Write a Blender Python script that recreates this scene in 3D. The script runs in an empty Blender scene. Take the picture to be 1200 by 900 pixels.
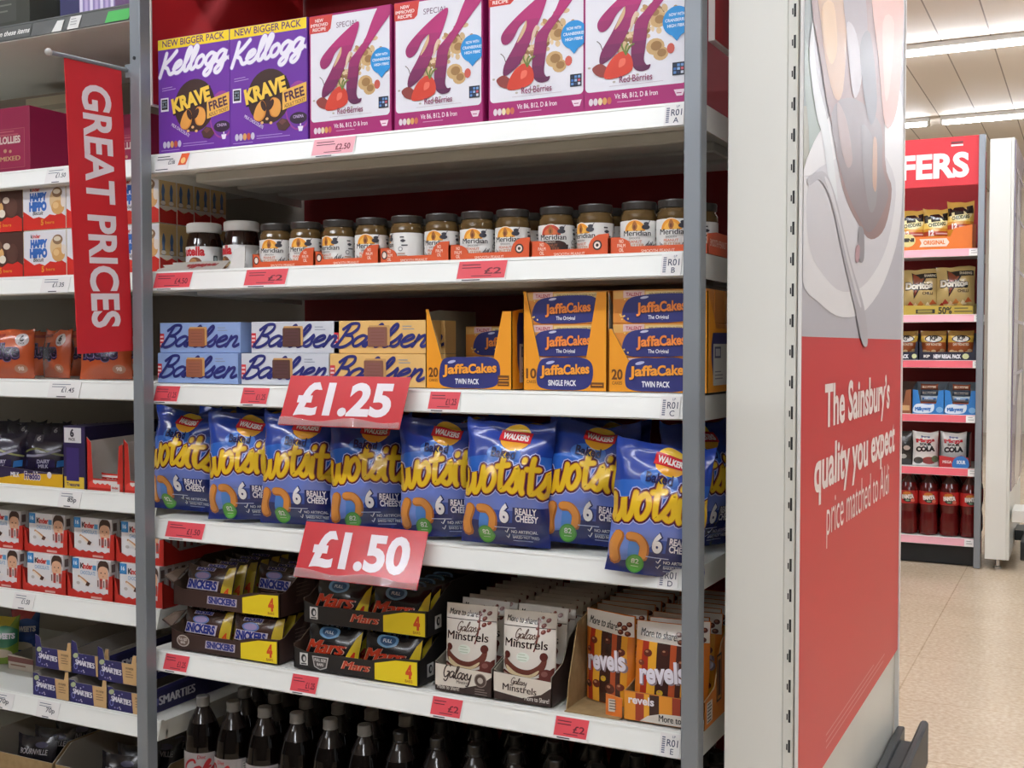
import bpy, math, random
from math import sin, cos, pi, tan, atan, sqrt, radians as R
from mathutils import Vector, Matrix, noise
from mathutils.geometry import tessellate_polygon

S = bpy.context.scene
COL = S.collection

# ---------------------------------------------------------------- camera
CAM_Z, YAW, PITCH, FOC = 1.27, 26.8, 1.92, 1340.0
cd = bpy.data.cameras.new('camera')
cam = bpy.data.objects.new('camera', cd)
COL.objects.link(cam)
cam.location = (0, 0, CAM_Z)
cam.rotation_euler = (R(90 - PITCH), 0, R(YAW))
cd.sensor_width = 36.0
cd.lens = FOC / 1200.0 * 36.0
cd.clip_start = 0.05
S.camera = cam

# ---------------------------------------------------------------- light and exposure
S.view_settings.view_transform = 'Standard'
S.view_settings.look = 'None'
S.view_settings.gamma = 1.0
S.view_settings.use_curve_mapping = False
S.view_settings.exposure = 0.14
S.cycles.use_denoising = True
S.cycles.max_bounces = 8
S.cycles.sample_clamp_indirect = 6.0
LAMP = 50.0
w = bpy.data.worlds.new('store_air')
S.world = w
w.use_nodes = True
w.node_tree.nodes['Background'].inputs[0].default_value = (0.97, 0.985, 1.0, 1)
w.node_tree.nodes['Background'].inputs[1].default_value = 0.22

# ---------------------------------------------------------------- camera rays -> points on real planes
_F = Vector((-sin(R(YAW)) * cos(R(PITCH)), cos(R(YAW)) * cos(R(PITCH)), -sin(R(PITCH))))
_RT = Vector((cos(R(YAW)), sin(R(YAW)), 0))
_UP = _RT.cross(_F)

def ray(px, py):
    return _F * FOC + _RT * (px - 600) + _UP * (450 - py)

def at(px, py, Y):                      # point of the photo on the plane y = Y
    d = ray(px, py)
    t = Y / d.y
    return Vector((d.x * t, Y, CAM_Z + d.z * t))

def ax(px, Y, py=405):
    return at(px, py, Y).x

def atx(px, py, X):                     # point of the photo on the plane x = X
    d = ray(px, py)
    t = X / d.x
    return Vector((X, d.y * t, CAM_Z + d.z * t))

# ---------------------------------------------------------------- materials
def lin(h):
    o = []
    for i in (0, 2, 4):
        c = int(h[i:i + 2], 16) / 255.0
        o.append(c / 12.92 if c <= 0.04045 else ((c + 0.055) / 1.055) ** 2.4)
    return (o[0], o[1], o[2], 1)

_M = {}
FIN = {'p': .5, 'g': .24, 'm': .8, 's': .1, 'v': .42}

def mat(key):
    """'rrggbb' or 'rrggbb.g': printed surface of that colour, finish p(aper) g(loss) m(att) s(hiny)"""
    if key in _M:
        return _M[key]
    h, _, f = key.partition('.')
    m = bpy.data.materials.new('print_' + key)
    m.use_nodes = True
    b = m.node_tree.nodes['Principled BSDF']
    b.inputs['Base Color'].default_value = lin(h)
    b.inputs['Roughness'].default_value = FIN[f or 'p']
    if f == 'g':
        b.inputs['Coat Weight'].default_value = .5
        b.inputs['Coat Roughness'].default_value = .12
    if f == 'm':
        b.inputs['Specular IOR Level'].default_value = .2
    _M[key] = m
    return m

def special(name, col, rough=.5, metal=0., noise_amt=0., scale=20., bump=0., spec=None, emit=None, col2=None, stretch=None, trans=0.):
    m = bpy.data.materials.new(name)
    m.use_nodes = True
    nt = m.node_tree
    b = nt.nodes['Principled BSDF']
    c = lin(col)
    b.inputs['Base Color'].default_value = c
    b.inputs['Roughness'].default_value = rough
    b.inputs['Metallic'].default_value = metal
    b.inputs['Transmission Weight'].default_value = trans
    if spec is not None:
        b.inputs['Specular IOR Level'].default_value = spec
    if emit:
        b.inputs['Emission Color'].default_value = c
        b.inputs['Emission Strength'].default_value = emit
    if noise_amt or bump or col2:
        tc = nt.nodes.new('ShaderNodeTexCoord')
        mp = nt.nodes.new('ShaderNodeMapping')
        nz = nt.nodes.new('ShaderNodeTexNoise')
        nz.inputs['Scale'].default_value = scale
        nz.inputs['Detail'].default_value = 5
        if stretch:
            mp.inputs['Scale'].default_value = stretch
        nt.links.new(tc.outputs['Object'], mp.inputs[0])
        nt.links.new(mp.outputs[0], nz.inputs['Vector'])
        if noise_amt or col2:
            rp = nt.nodes.new('ShaderNodeValToRGB')
            c2 = lin(col2) if col2 else tuple(x * (1 - noise_amt) for x in c[:3]) + (1,)
            rp.color_ramp.elements[0].position = .35
            rp.color_ramp.elements[1].position = .65
            rp.color_ramp.elements[0].color = c2
            rp.color_ramp.elements[1].color = c
            nt.links.new(nz.outputs['Fac'], rp.inputs[0])
            nt.links.new(rp.outputs[0], b.inputs['Base Color'])
        if bump:
            bp = nt.nodes.new('ShaderNodeBump')
            bp.inputs['Strength'].default_value = bump
            bp.inputs['Distance'].default_value = .002
            nt.links.new(nz.outputs['Fac'], bp.inputs['Height'])
            nt.links.new(bp.outputs[0], b.inputs['Normal'])
    _M[name] = m
    return name

WHITE = special('shelf_white', 'dedfd9', .38, noise_amt=.04, scale=3)
RAIL = special('rail_white', 'eef0ec', .3, noise_amt=.03, scale=4)
PANELW = special('panel_cream', 'dbdbd4', .45, noise_amt=.03, scale=2)
STEEL = special('upright_grey', '868c92', .38, metal=.25, noise_amt=.06, scale=6)
TAUPE = special('back_panel_taupe', 'a59d91', .6, noise_amt=.05, scale=2)
REDB = special('board_red', '8d1219', .5, noise_amt=.06, scale=2)
KRAFT = special('kraft_card', '9a815c', .8, col2='8c7450', scale=40, spec=.2)
GREYC = special('grey_card', '8d8678', .8, noise_amt=.1, scale=40, spec=.2)
BLACKP = special('black_rubber', '16181a', .5, noise_amt=.2, scale=10)
DARKST = special('dark_steel', '33373a', .4, metal=.6, noise_amt=.1, scale=8)
CHROME = special('chrome', 'c9cccf', .2, metal=1.0, noise_amt=.03, scale=8)
LAMPM = special('lamp_glow', 'f1f6ff', .5, emit=LAMP)

# ---------------------------------------------------------------- mesh collecting
class B:
    def __init__(s):
        s.v, s.f, s.mi, s.sm, s.mats = [], [], [], [], []
        s.M = None

    def midx(s, m):
        if m not in s.mats:
            s.mats.append(m)
        return s.mats.index(m)

    def add(s, vs, fs, m, smooth=False):
        o = len(s.v)
        if s.M is not None:
            s.v += [tuple(s.M @ Vector(p)) for p in vs]
        else:
            s.v += [tuple(p) for p in vs]
        k = s.midx(m)
        for f in fs:
            s.f.append([i + o for i in f])
            s.mi.append(k)
            s.sm.append(smooth)
        return s

    def box(s, x0, x1, y0, y1, z0, z1, m, c=0.):
        if c <= 0:
            vs = [(x, y, z) for z in (z0, z1) for y in (y0, y1) for x in (x0, x1)]
            return s.add(vs, [(0, 2, 3, 1), (4, 5, 7, 6), (0, 1, 5, 4), (2, 6, 7, 3), (0, 4, 6, 2), (1, 3, 7, 5)], m)
        xs, ys, zs = (x0, x1), (y0, y1), (z0, z1)
        sg = (1, -1)
        vs, ix = [], {}
        for i in (0, 1):
            for j in (0, 1):
                for k in (0, 1):
                    p = (xs[i], ys[j], zs[k])
                    for a in range(3):
                        q = [p[0] + sg[i] * c, p[1] + sg[j] * c, p[2] + sg[k] * c]
                        q[a] = p[a]
                        ix[i, j, k, a] = len(vs)
                        vs.append(tuple(q))
        fs = []
        for a in range(3):
            b, d = (a + 1) % 3, (a + 2) % 3
            for e in (0, 1):
                q = []
                for (u, v) in ((0, 0), (1, 0), (1, 1), (0, 1)):
                    t = [0, 0, 0]
                    t[a], t[b], t[d] = e, u, v
                    q.append(ix[t[0], t[1], t[2], a])
                fs.append(q if e else q[::-1])
        for a in range(3):
            b, d = (a + 1) % 3, (a + 2) % 3
            for u in (0, 1):
                for v in (0, 1):
                    t0, t1 = [0, 0, 0], [0, 0, 0]
                    t0[b], t0[d], t1[b], t1[d], t1[a] = u, v, u, v, 1
                    q = [ix[t0[0], t0[1], t0[2], b], ix[t1[0], t1[1], t1[2], b], ix[t1[0], t1[1], t1[2], d], ix[t0[0], t0[1], t0[2], d]]
                    fs.append(q if u == v else q[::-1])
        for i in (0, 1):
            for j in (0, 1):
                for k in (0, 1):
                    q = [ix[i, j, k, 0], ix[i, j, k, 1], ix[i, j, k, 2]]
                    fs.append(q if (i + j + k) % 2 else q[::-1])
        return s.add(vs, fs, m)

    def extr(s, pts, n, m, back=None):
        """flat outline (3d points) given thickness n; 'back' = material of the far face and edges"""
        n = Vector(n)
        k = len(pts)
        a = [Vector(p) for p in pts]
        s.add(a, [list(range(k))], m)
        bm = back or m
        b = [p + n for p in a]
        s.add(b, [list(range(k))[::-1]], bm)
        s.add(a + b, [(i, i + k, (i + 1) % k + k, (i + 1) % k) for i in range(k)], bm)
        return s

    def lathe(s, prof, m, n=24, cx=0, cy=0, mats=None, smooth=True, cap=True):
        """profile [(r, z)] bottom to top; mats: material per band"""
        for i in range(len(prof) - 1):
            (r0, z0), (r1, z1) = prof[i], prof[i + 1]
            mm = mats[i] if mats else m
            vs = []
            for (r, z) in ((r0, z0), (r1, z1)):
                vs += [(cx + r * cos(2 * pi * j / n), cy + r * sin(2 * pi * j / n), z) for j in range(n)]
            s.add(vs, [(j, (j + 1) % n, (j + 1) % n + n, j + n) for j in range(n)], mm, smooth)
        if cap:
            for (r, z), mm, d in ((prof[0], mats[0] if mats else m, -1), (prof[-1], mats[-1] if mats else m, 1)):
                if r > 1e-5:
                    vs = [(cx + r * cos(2 * pi * j / n), cy + r * sin(2 * pi * j / n), z) for j in range(n)]
                    s.add(vs, [list(range(n))[::d]], mm)
        return s

    def tube(s, p0, p1, r, m, n=12, cap=True):
        p0, p1 = Vector(p0), Vector(p1)
        d = (p1 - p0).normalized()
        a = d.orthogonal().normalized()
        b = d.cross(a)
        vs = [p + a * (r * cos(2 * pi * j / n)) + b * (r * sin(2 * pi * j / n)) for p in (p0, p1) for j in range(n)]
        s.add(vs, [(j, (j + 1) % n, (j + 1) % n + n, j + n) for j in range(n)], m, True)
        if cap:
            s.add(vs[:n], [list(range(n))[::-1]], m)
            s.add(vs[n:], [list(range(n))], m)
        return s

    def ball(s, c, r, m, n=12, k=8):
        c = Vector(c)
        vs = [c + Vector((r * sin(pi * i / k) * cos(2 * pi * j / n), r * sin(pi * i / k) * sin(2 * pi * j / n), r * cos(pi * i / k))) for i in range(k + 1) for j in range(n)]
        return s.add(vs, [(i * n + j, (i + 1) * n + j, (i + 1) * n + (j + 1) % n, i * n + (j + 1) % n) for i in range(k) for j in range(n)], m, True)

    def art(s, art, mp, cut=None, clip=None, fin='', smooth=False):
        for (k, m, polys) in art.it:
            ps = polys
            if clip:
                ps = clip_rect(ps, clip)
            if cut:
                ps = grid_cut(ps, cut)
            vs, ix, fs = [], {}, []
            for p in ps:
                f = []
                for (u, v) in p:
                    q = (round(u, 6), round(v, 6))
                    if q not in ix:
                        ix[q] = len(vs)
                        vs.append(mp(u, v, k))
                    if not f or f[-1] != ix[q]:
                        f.append(ix[q])
                if len(f) > 1 and f[0] == f[-1]:
                    f.pop()
                if len(f) > 2:
                    fs.append(f)
            if fs:
                s.add(vs, fs, m + (fin if '.' not in m and m not in _M else ''), smooth)
        return s

    def build(s, name, parent=None, loc=None, rot=None, **tags):
        me = bpy.data.meshes.new(name)
        me.from_pydata(s.v, [], s.f)
        for m in s.mats:
            me.materials.append(mat(m))
        me.polygons.foreach_set('material_index', s.mi)
        me.polygons.foreach_set('use_smooth', s.sm)
        me.update()
        o = bpy.data.objects.new(name, me)
        COL.objects.link(o)
        if parent:
            o.parent = parent
        if loc is not None:
            o.location = loc
        if rot is not None:
            o.rotation_euler = rot
        return o

# ---------------------------------------------------------------- flat print: polygons in a face's own (u, v)
def _side(poly, axis, c, keep):
    out = []
    n = len(poly)
    for i in range(n):
        p, q = poly[i], poly[(i + 1) % n]
        a, b = (p[axis] - c) * keep, (q[axis] - c) * keep
        if a >= 0:
            out.append(p)
        if (a > 0 and b < 0) or (a < 0 and b > 0):
            t = a / (a - b)
            out.append((p[0] + (q[0] - p[0]) * t, p[1] + (q[1] - p[1]) * t))
    return out

def clip_rect(ps, r):
    res = []
    for p in ps:
        for axis, c, k in ((0, r[0], 1), (0, r[2], -1), (1, r[1], 1), (1, r[3], -1)):
            if len(p) > 2:
                p = _side(p, axis, c, k)
        if len(p) > 2:
            res.append(p)
    return res

def grid_cut(ps, dd):
    if not isinstance(dd, tuple): dd = (dd, dd)
    for axis in (0, 1):
        res = []
        d = dd[axis]
        for p in ps:
            lo, hi = min(q[axis] for q in p), max(q[axis] for q in p)
            i = math.floor(lo / d) + 1
            rest = p
            while i * d < hi - 1e-7 and len(rest) > 2:
                a = _side(rest, axis, i * d, -1)
                if len(a) > 2:
                    res.append(a)
                rest = _side(rest, axis, i * d, 1)
                i += 1
            if len(rest) > 2:
                res.append(rest)
        ps = res
    if len(dd) == 3:                    # also along each cell's diagonal
        res = []
        for p in ps:
            i, j = (math.floor(sum(q[a] for q in p) / len(p) / dd[a]) for a in (0, 1))
            t = [((u / dd[0] - i) - (v / dd[1] - j), u, v) for u, v in p]
            for sg in (1, -1):
                q = _diag(t, sg)
                if len(q) > 2: res.append(q)
        ps = res
    return ps

def _diag(t, sg):
    out, n = [], len(t)
    for i in range(n):
        p, q = t[i], t[(i + 1) % n]
        a, b = p[0] * sg, q[0] * sg
        if a >= -1e-9:
            out.append((p[1], p[2]))
        if (a > 1e-9 and b < -1e-9) or (a < -1e-9 and b > 1e-9):
            f = a / (a - b)
            out.append((p[1] + (q[1] - p[1]) * f, p[2] + (q[2] - p[2]) * f))
    return out

def spline(pts, n=5, closed=False):
    out = []
    k = len(pts)
    rng = range(k if closed else k - 1)
    for i in rng:
        g = (lambda j: pts[j % k]) if closed else (lambda j: pts[max(0, min(k - 1, j))])
        p0, p1, p2, p3 = g(i - 1), g(i), g(i + 1), g(i + 2)
        for s_ in range(n):
            t = s_ / n
            out.append(tuple(.5 * (2 * p1[a] + (p2[a] - p0[a]) * t + (2 * p0[a] - 5 * p1[a] + 4 * p2[a] - p3[a]) * t * t + (3 * p1[a] - p0[a] - 3 * p2[a] + p3[a]) * t ** 3) for a in (0, 1)))
    if not closed:
        out.append(tuple(pts[-1]))
    return out

_TX = {}
def text2d(t, bold=0., shear=0.):
    key = (t, bold, shear)
    if key not in _TX:
        c = bpy.data.curves.new('lettering', 'FONT')
        c.body, c.size, c.offset, c.shear, c.resolution_u = t, 1.0, bold, shear, 4
        o = bpy.data.objects.new('lettering', c)
        COL.objects.link(o)
        dg = bpy.context.evaluated_depsgraph_get()
        me = bpy.data.meshes.new_from_object(o.evaluated_get(dg))
        co = [(v.co.x, v.co.y) for v in me.vertices]
        ps = [[co[i] for i in p.vertices] for p in me.polygons]
        bpy.data.objects.remove(o)
        bpy.data.curves.remove(c)
        bpy.data.meshes.remove(me)
        _TX[key] = ps
    return _TX[key]
_h = [q[1] for p in text2d('H') for q in p]
CAPH = max(_h) - min(_h)

SCRIPT = {
 'a': (.56, [[(.48, .42), (.3, .5), (.1, .38), (.05, .18), (.15, .02), (.3, .06), (.45, .27), (.5, .48), (.46, .2), (.5, .02), (.64, .1)]]),
 'e': (.48, [[(.04, .2), (.25, .27), (.4, .4), (.31, .51), (.14, .43), (.06, .22), (.14, .03), (.32, 0), (.52, .14)]]),
 'l': (.33, [[(.0, .12), (.2, .48), (.33, .86), (.26, 1.0), (.16, .85), (.11, .4), (.14, .05), (.26, 0), (.38, .12)]]),
 'h': (.54, [[(.0, .12), (.2, .5), (.3, .88), (.22, 1.0), (.13, .8), (.08, .4), (.03, 0)], [(.05, .18), (.2, .45), (.33, .48), (.38, .3), (.35, .06), (.45, 0), (.58, .12)]]),
 'o': (.48, [[(.3, .5), (.12, .42), (.05, .2), (.15, .02), (.32, .05), (.43, .25), (.37, .44), (.27, .5)]]),
 'g': (.54, [[(.45, .42), (.28, .5), (.1, .38), (.05, .18), (.15, .02), (.3, .07), (.43, .3), (.48, .48), (.44, .1), (.38, -.3), (.22, -.45), (.08, -.36), (.15, -.2), (.4, -.03), (.56, .12)]]),
 's': (.4, [[(.0, .08), (.2, .32), (.31, .54), (.33, .3), (.35, .12), (.23, 0), (.08, .06)]]),
 'n': (.54, [[(.08, .5), (.08, .2), (.04, 0)], [(.06, .2), (.2, .44), (.33, .48), (.37, .3), (.34, .06), (.44, 0), (.58, .12)]]),
 'K': (.66, [[(.18, 1), (.13, .5), (.04, -.04)], [(.7, 1.0), (.45, .72), (.16, .45), (.36, .3), (.54, .02), (.72, .04)]]),
 'B': (.6, [[(.2, .95), (.15, .5), (.06, -.02)], [(.0, .78), (.22, 1.03), (.5, 1.02), (.55, .8), (.4, .58), (.2, .52), (.46, .48), (.58, .26), (.44, .04), (.2, -.04), (.04, .1)]]),
 'G': (.68, [[(.62, .85), (.5, 1.0), (.3, .95), (.1, .65), (.08, .25), (.25, 0), (.45, .08), (.6, .3), (.62, .45), (.42, .42)], [(.62, .42), (.58, -.05), (.4, -.3), (.2, -.2)]]),
 'M': (.85, [[(.04, 0), (.15, .5), (.22, .95), (.3, .5), (.38, .28), (.55, .65), (.68, .95), (.7, .4), (.78, 0), (.9, .1)]]),
 'r': (.36, [[(.05, .5), (.06, .2), (.04, 0)], [(.06, .25), (.2, .46), (.36, .44)]]),
 'C': (.62, [[(.6, .82), (.48, 1.0), (.28, .95), (.1, .65), (.08, .25), (.25, 0), (.5, .08), (.66, .25)]]),
 'k': (.48, [[(.0, .12), (.2, .5), (.3, .88), (.22, 1.0), (.13, .8), (.08, .4), (.03, 0)], [(.4, .5), (.2, .32), (.1, .24), (.25, .2), (.36, .02), (.5, .1)]]),
 'x': (.45, [[(.02, .48), (.15, .4), (.3, .08), (.47, .04)], [(.42, .5), (.25, .3), (.05, 0)]]),
 'y': (.48, [[(.03, .48), (.08, .2), (.2, .08), (.35, .25), (.42, .48)], [(.42, .48), (.38, 0), (.28, -.38), (.1, -.42)]]),
 'w': (.7, [[(.02, .52), (.06, .14), (.18, .0), (.3, .2), (.33, .46), (.37, .12), (.5, 0), (.62, .2), (.68, .54)]]),
 't': (.38, [[(.2, .8), (.15, .4), (.19, .04), (.34, .06)], [(.0, .54), (.38, .58)]]),
 'i': (.22, [[(.1, .46), (.09, .12), (.16, .0)], [(.12, .7), (.13, .74)]]),
 "'": (.14, [[(.12, 1), (.06, .8)]]),
}

class Art:
    n = 0
    def __init__(s):
        s.it = []

    def slot(s, k):                     # printed shapes of one layer never share a plane
        Art.n = (Art.n + 1) % 24
        return k + Art.n * .03

    def poly(s, pts, m, k=1):
        n = len(pts)
        tr = tessellate_polygon([[Vector((p[0], p[1], 0)) for p in pts]])
        s.it.append((s.slot(k), m, [[pts[i] for i in t] for t in tr]))
        return s

    def cvx(s, pts, m, k=1):
        s.it.append((s.slot(k), m, [list(pts)]))
        return s

    def rect(s, x0, y0, x1, y1, m, k=1):
        return s.cvx([(x0, y0), (x1, y0), (x1, y1), (x0, y1)], m, k)

    def rrect(s, x0, y0, x1, y1, r, m, k=1):
        p = []
        for cx, cy, a in ((x1 - r, y0 + r, -90), (x1 - r, y1 - r, 0), (x0 + r, y1 - r, 90), (x0 + r, y0 + r, 180)):
            p += [(cx + r * cos(R(a + t)), cy + r * sin(R(a + t))) for t in (0, 22, 45, 68, 90)]
        return s.cvx(p, m, k)

    def ell(s, cx, cy, rx, ry, m, k=1, n=20, rot=0):
        c, d = cos(R(rot)), sin(R(rot))
        return s.cvx([(cx + rx * cos(t) * c - ry * sin(t) * d, cy + rx * cos(t) * d + ry * sin(t) * c) for t in [2 * pi * i / n for i in range(n)]], m, k)

    def blob(s, pts, m, k=1, n=4):
        return s.poly(spline(pts, n, True), m, k)

    def stroke(s, pts, w_, m, k=1, n=4, taper=None):
        P = spline(pts, n) if n > 1 and len(pts) > 2 else list(pts)
        L, Rr = [], []
        for i, p in enumerate(P):
            a, b = P[max(0, i - 1)], P[min(len(P) - 1, i + 1)]
            dx, dy = b[0] - a[0], b[1] - a[1]
            l = sqrt(dx * dx + dy * dy) or 1e-9
            h = w_ / 2
            if taper:
                h *= taper(i / (len(P) - 1))
            L.append((p[0] - dy / l * h, p[1] + dx / l * h))
            Rr.append((p[0] + dy / l * h, p[1] - dx / l * h))
        qs = [[L[i], Rr[i], Rr[i + 1], L[i + 1]] for i in range(len(P) - 1)]
        h = w_ / 2
        for p, e in ((P[0], 0), (P[-1], 1)):
            hh = h * (taper(e) if taper else 1)
            if hh > 1e-6:
                qs.append([(p[0] + hh * cos(t * pi / 4), p[1] + hh * sin(t * pi / 4)) for t in range(8)])
        s.it += [(s.slot(k), m, [q]) for q in qs]
        return s

    def grad(s, pts, c0, c1, y0, y1, k=1, n=7):
        """printed colour blend that belongs to the pack's own design"""
        tr = tessellate_polygon([[Vector((p[0], p[1], 0)) for p in pts]])
        tr = [[pts[i] for i in t] for t in tr]
        for i in range(n):
            a, b = y0 + (y1 - y0) * i / n, y0 + (y1 - y0) * (i + 1) / n
            f = i / (n - 1)
            h = ''.join('%02x' % int(int(c0[j:j + 2], 16) * (1 - f) + int(c1[j:j + 2], 16) * f) for j in (0, 2, 4))
            ps = clip_rect(tr, (-9, a if i else -9, 9, b if i < n - 1 else 9))
            if ps:
                s.it.append((s.slot(k), h, ps))
        return s

    def text(s, t, x, y, h, m, k=2, al='C', w_=None, bold=.012, shear=0., rot=0., sx=None):
        wide = ('M' in t) and bold > 0      # this face's M closes up when emboldened: thicken it by overprinting
        ps = text2d(t, 0. if wide else bold, shear)
        xs = [q[0] for p in ps for q in p]
        a, b = min(xs), max(xs)
        sc = h / CAPH
        kx = sc * (sx or 1)
        if w_:
            kx = w_ / (b - a)
        off = {'L': a, 'C': (a + b) / 2, 'R': b}[al]
        c, d = cos(R(rot)), sin(R(rot))
        out = []
        for p in ps:
            q = []
            for (u, v) in p:
                u, v = (u - off) * kx, v * sc
                q.append((x + u * c - v * d, y + u * d + v * c))
            out.append(q)
        for f in ((-.9, -.3, .3, .9) if wide else (0,)):
            e = f * bold * kx
            s.it.append((s.slot(k), m, [[(u + e * c, v + e * d) for u, v in p] for p in out] if e else out))
        return s

    def lines(s, x, y, w_, n, dy, th, m, k=2, rot=0, seed=1):
        """rows of small print too small to read"""
        rr = random.Random(seed)
        c, d = cos(R(rot)), sin(R(rot))
        for i in range(n):
            l = w_ * rr.uniform(.7, 1)
            q = [(0, -i * dy), (l, -i * dy), (l, -i * dy + th), (0, -i * dy + th)]
            s.cvx([(x + a * c - b * d, y + a * d + b * c) for a, b in q], m, k)
        return s

    def script(s, t, x, y, h, w_, lw, m, k=2, rot=0, shear=.25, outline=None, bend=0.):
        """joined hand lettering; outline = [(extra width, colour, layer)]"""
        adv = 0
        st = []
        for ch in t:
            a, ss = SCRIPT[ch]
            for p in ss:
                st.append([(adv + q[0] + q[1] * shear, q[1]) for q in p])
            adv += a
        xs = [q[0] for p in st for q in p]
        x0, x1 = min(xs), max(xs)
        kx = w_ / (x1 - x0)
        c, d = cos(R(rot)), sin(R(rot))
        def tr(q):
            u, v = (q[0] - x0) * kx, q[1] * h
            v += bend * sin(pi * u / w_)
            return (x + u * c - v * d, y + u * d + v * c)
        for (ex, mm, kk) in (outline or []) + [(0, m, k)]:
            for p in st:
                s.stroke([tr(q) for q in p], lw + ex, mm, kk, 4)
        return s

    def shift(s, dx, dy, sc=1., scy=None):
        scy = scy or sc
        s.it = [(k, m, [[(u * sc + dx, v * scy + dy) for u, v in p] for p in ps]) for k, m, ps in s.it]
        return s

    def plus(s, o):
        s.it += o.it
        return s

EPS = .00022
def face_front(x0=0., y=0., z0=0., e=EPS):      # a face looking towards -y
    return lambda u, v, k: (x0 + u, y - e * k, z0 + v)
def face_right(x=0., y0=0., z0=0., e=EPS):      # looking towards +x, u runs along +y
    return lambda u, v, k: (x + e * k, y0 + u, z0 + v)
def face_left(x=0., y0=0., z0=0., e=EPS):
    return lambda u, v, k: (x - e * k, y0 - u, z0 + v)
def face_round(r, z0=0., e=EPS):                # round a jar, u = arc length from the front
    return lambda u, v, k: ((r + e * k) * sin(u / r), -(r + e * k) * cos(u / r), z0 + v)

# ---------------------------------------------------------------- things
def tag(o, label=None, cat=None, group=None, kind=None):
    if label: o['label'] = label
    if cat: o['category'] = cat
    if group: o['group'] = group
    if kind: o['kind'] = kind
    return o

def empty(name, loc=(0, 0, 0), rotz=0.):
    o = bpy.data.objects.new(name, None)
    o.empty_display_size = .05
    COL.objects.link(o)
    o.location = loc
    o.rotation_euler = (0, 0, rotz)
    return o

def dup(o, loc=None, rot=None, label=None, parent=None):
    c = o.copy()
    COL.objects.link(c)
    if parent: c.parent = parent
    for ch in list(o.children):
        dup(ch, parent=c)
    if loc is not None: c.location = loc
    if rot is not None: c.rotation_euler = rot
    if label: c['label'] = label
    return c

class Stock:
    """one thing built once; the first place moves it, the next ones copy it"""
    def __init__(s, o): s.o, s.used = o, False
    def put(s, loc, rot=(0, 0, 0), label=None, cat=None, group=None):
        o = s.o if not s.used else dup(s.o)
        s.used = True
        o.location, o.rotation_euler = loc, rot
        return tag(o, label, cat, group)

ORD = ['leftmost', 'second from the left', 'third from the left', 'fourth from the left', 'fifth from the left', 'sixth from the left', 'seventh from the left', 'eighth from the left', 'ninth from the left', 'tenth from the left', 'eleventh from the left', 'twelfth from the left', 'thirteenth from the left', 'fourteenth from the left']
NTH = ['first', 'second', 'third', 'fourth', 'fifth', 'sixth', 'seventh', 'eighth', 'ninth']

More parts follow.
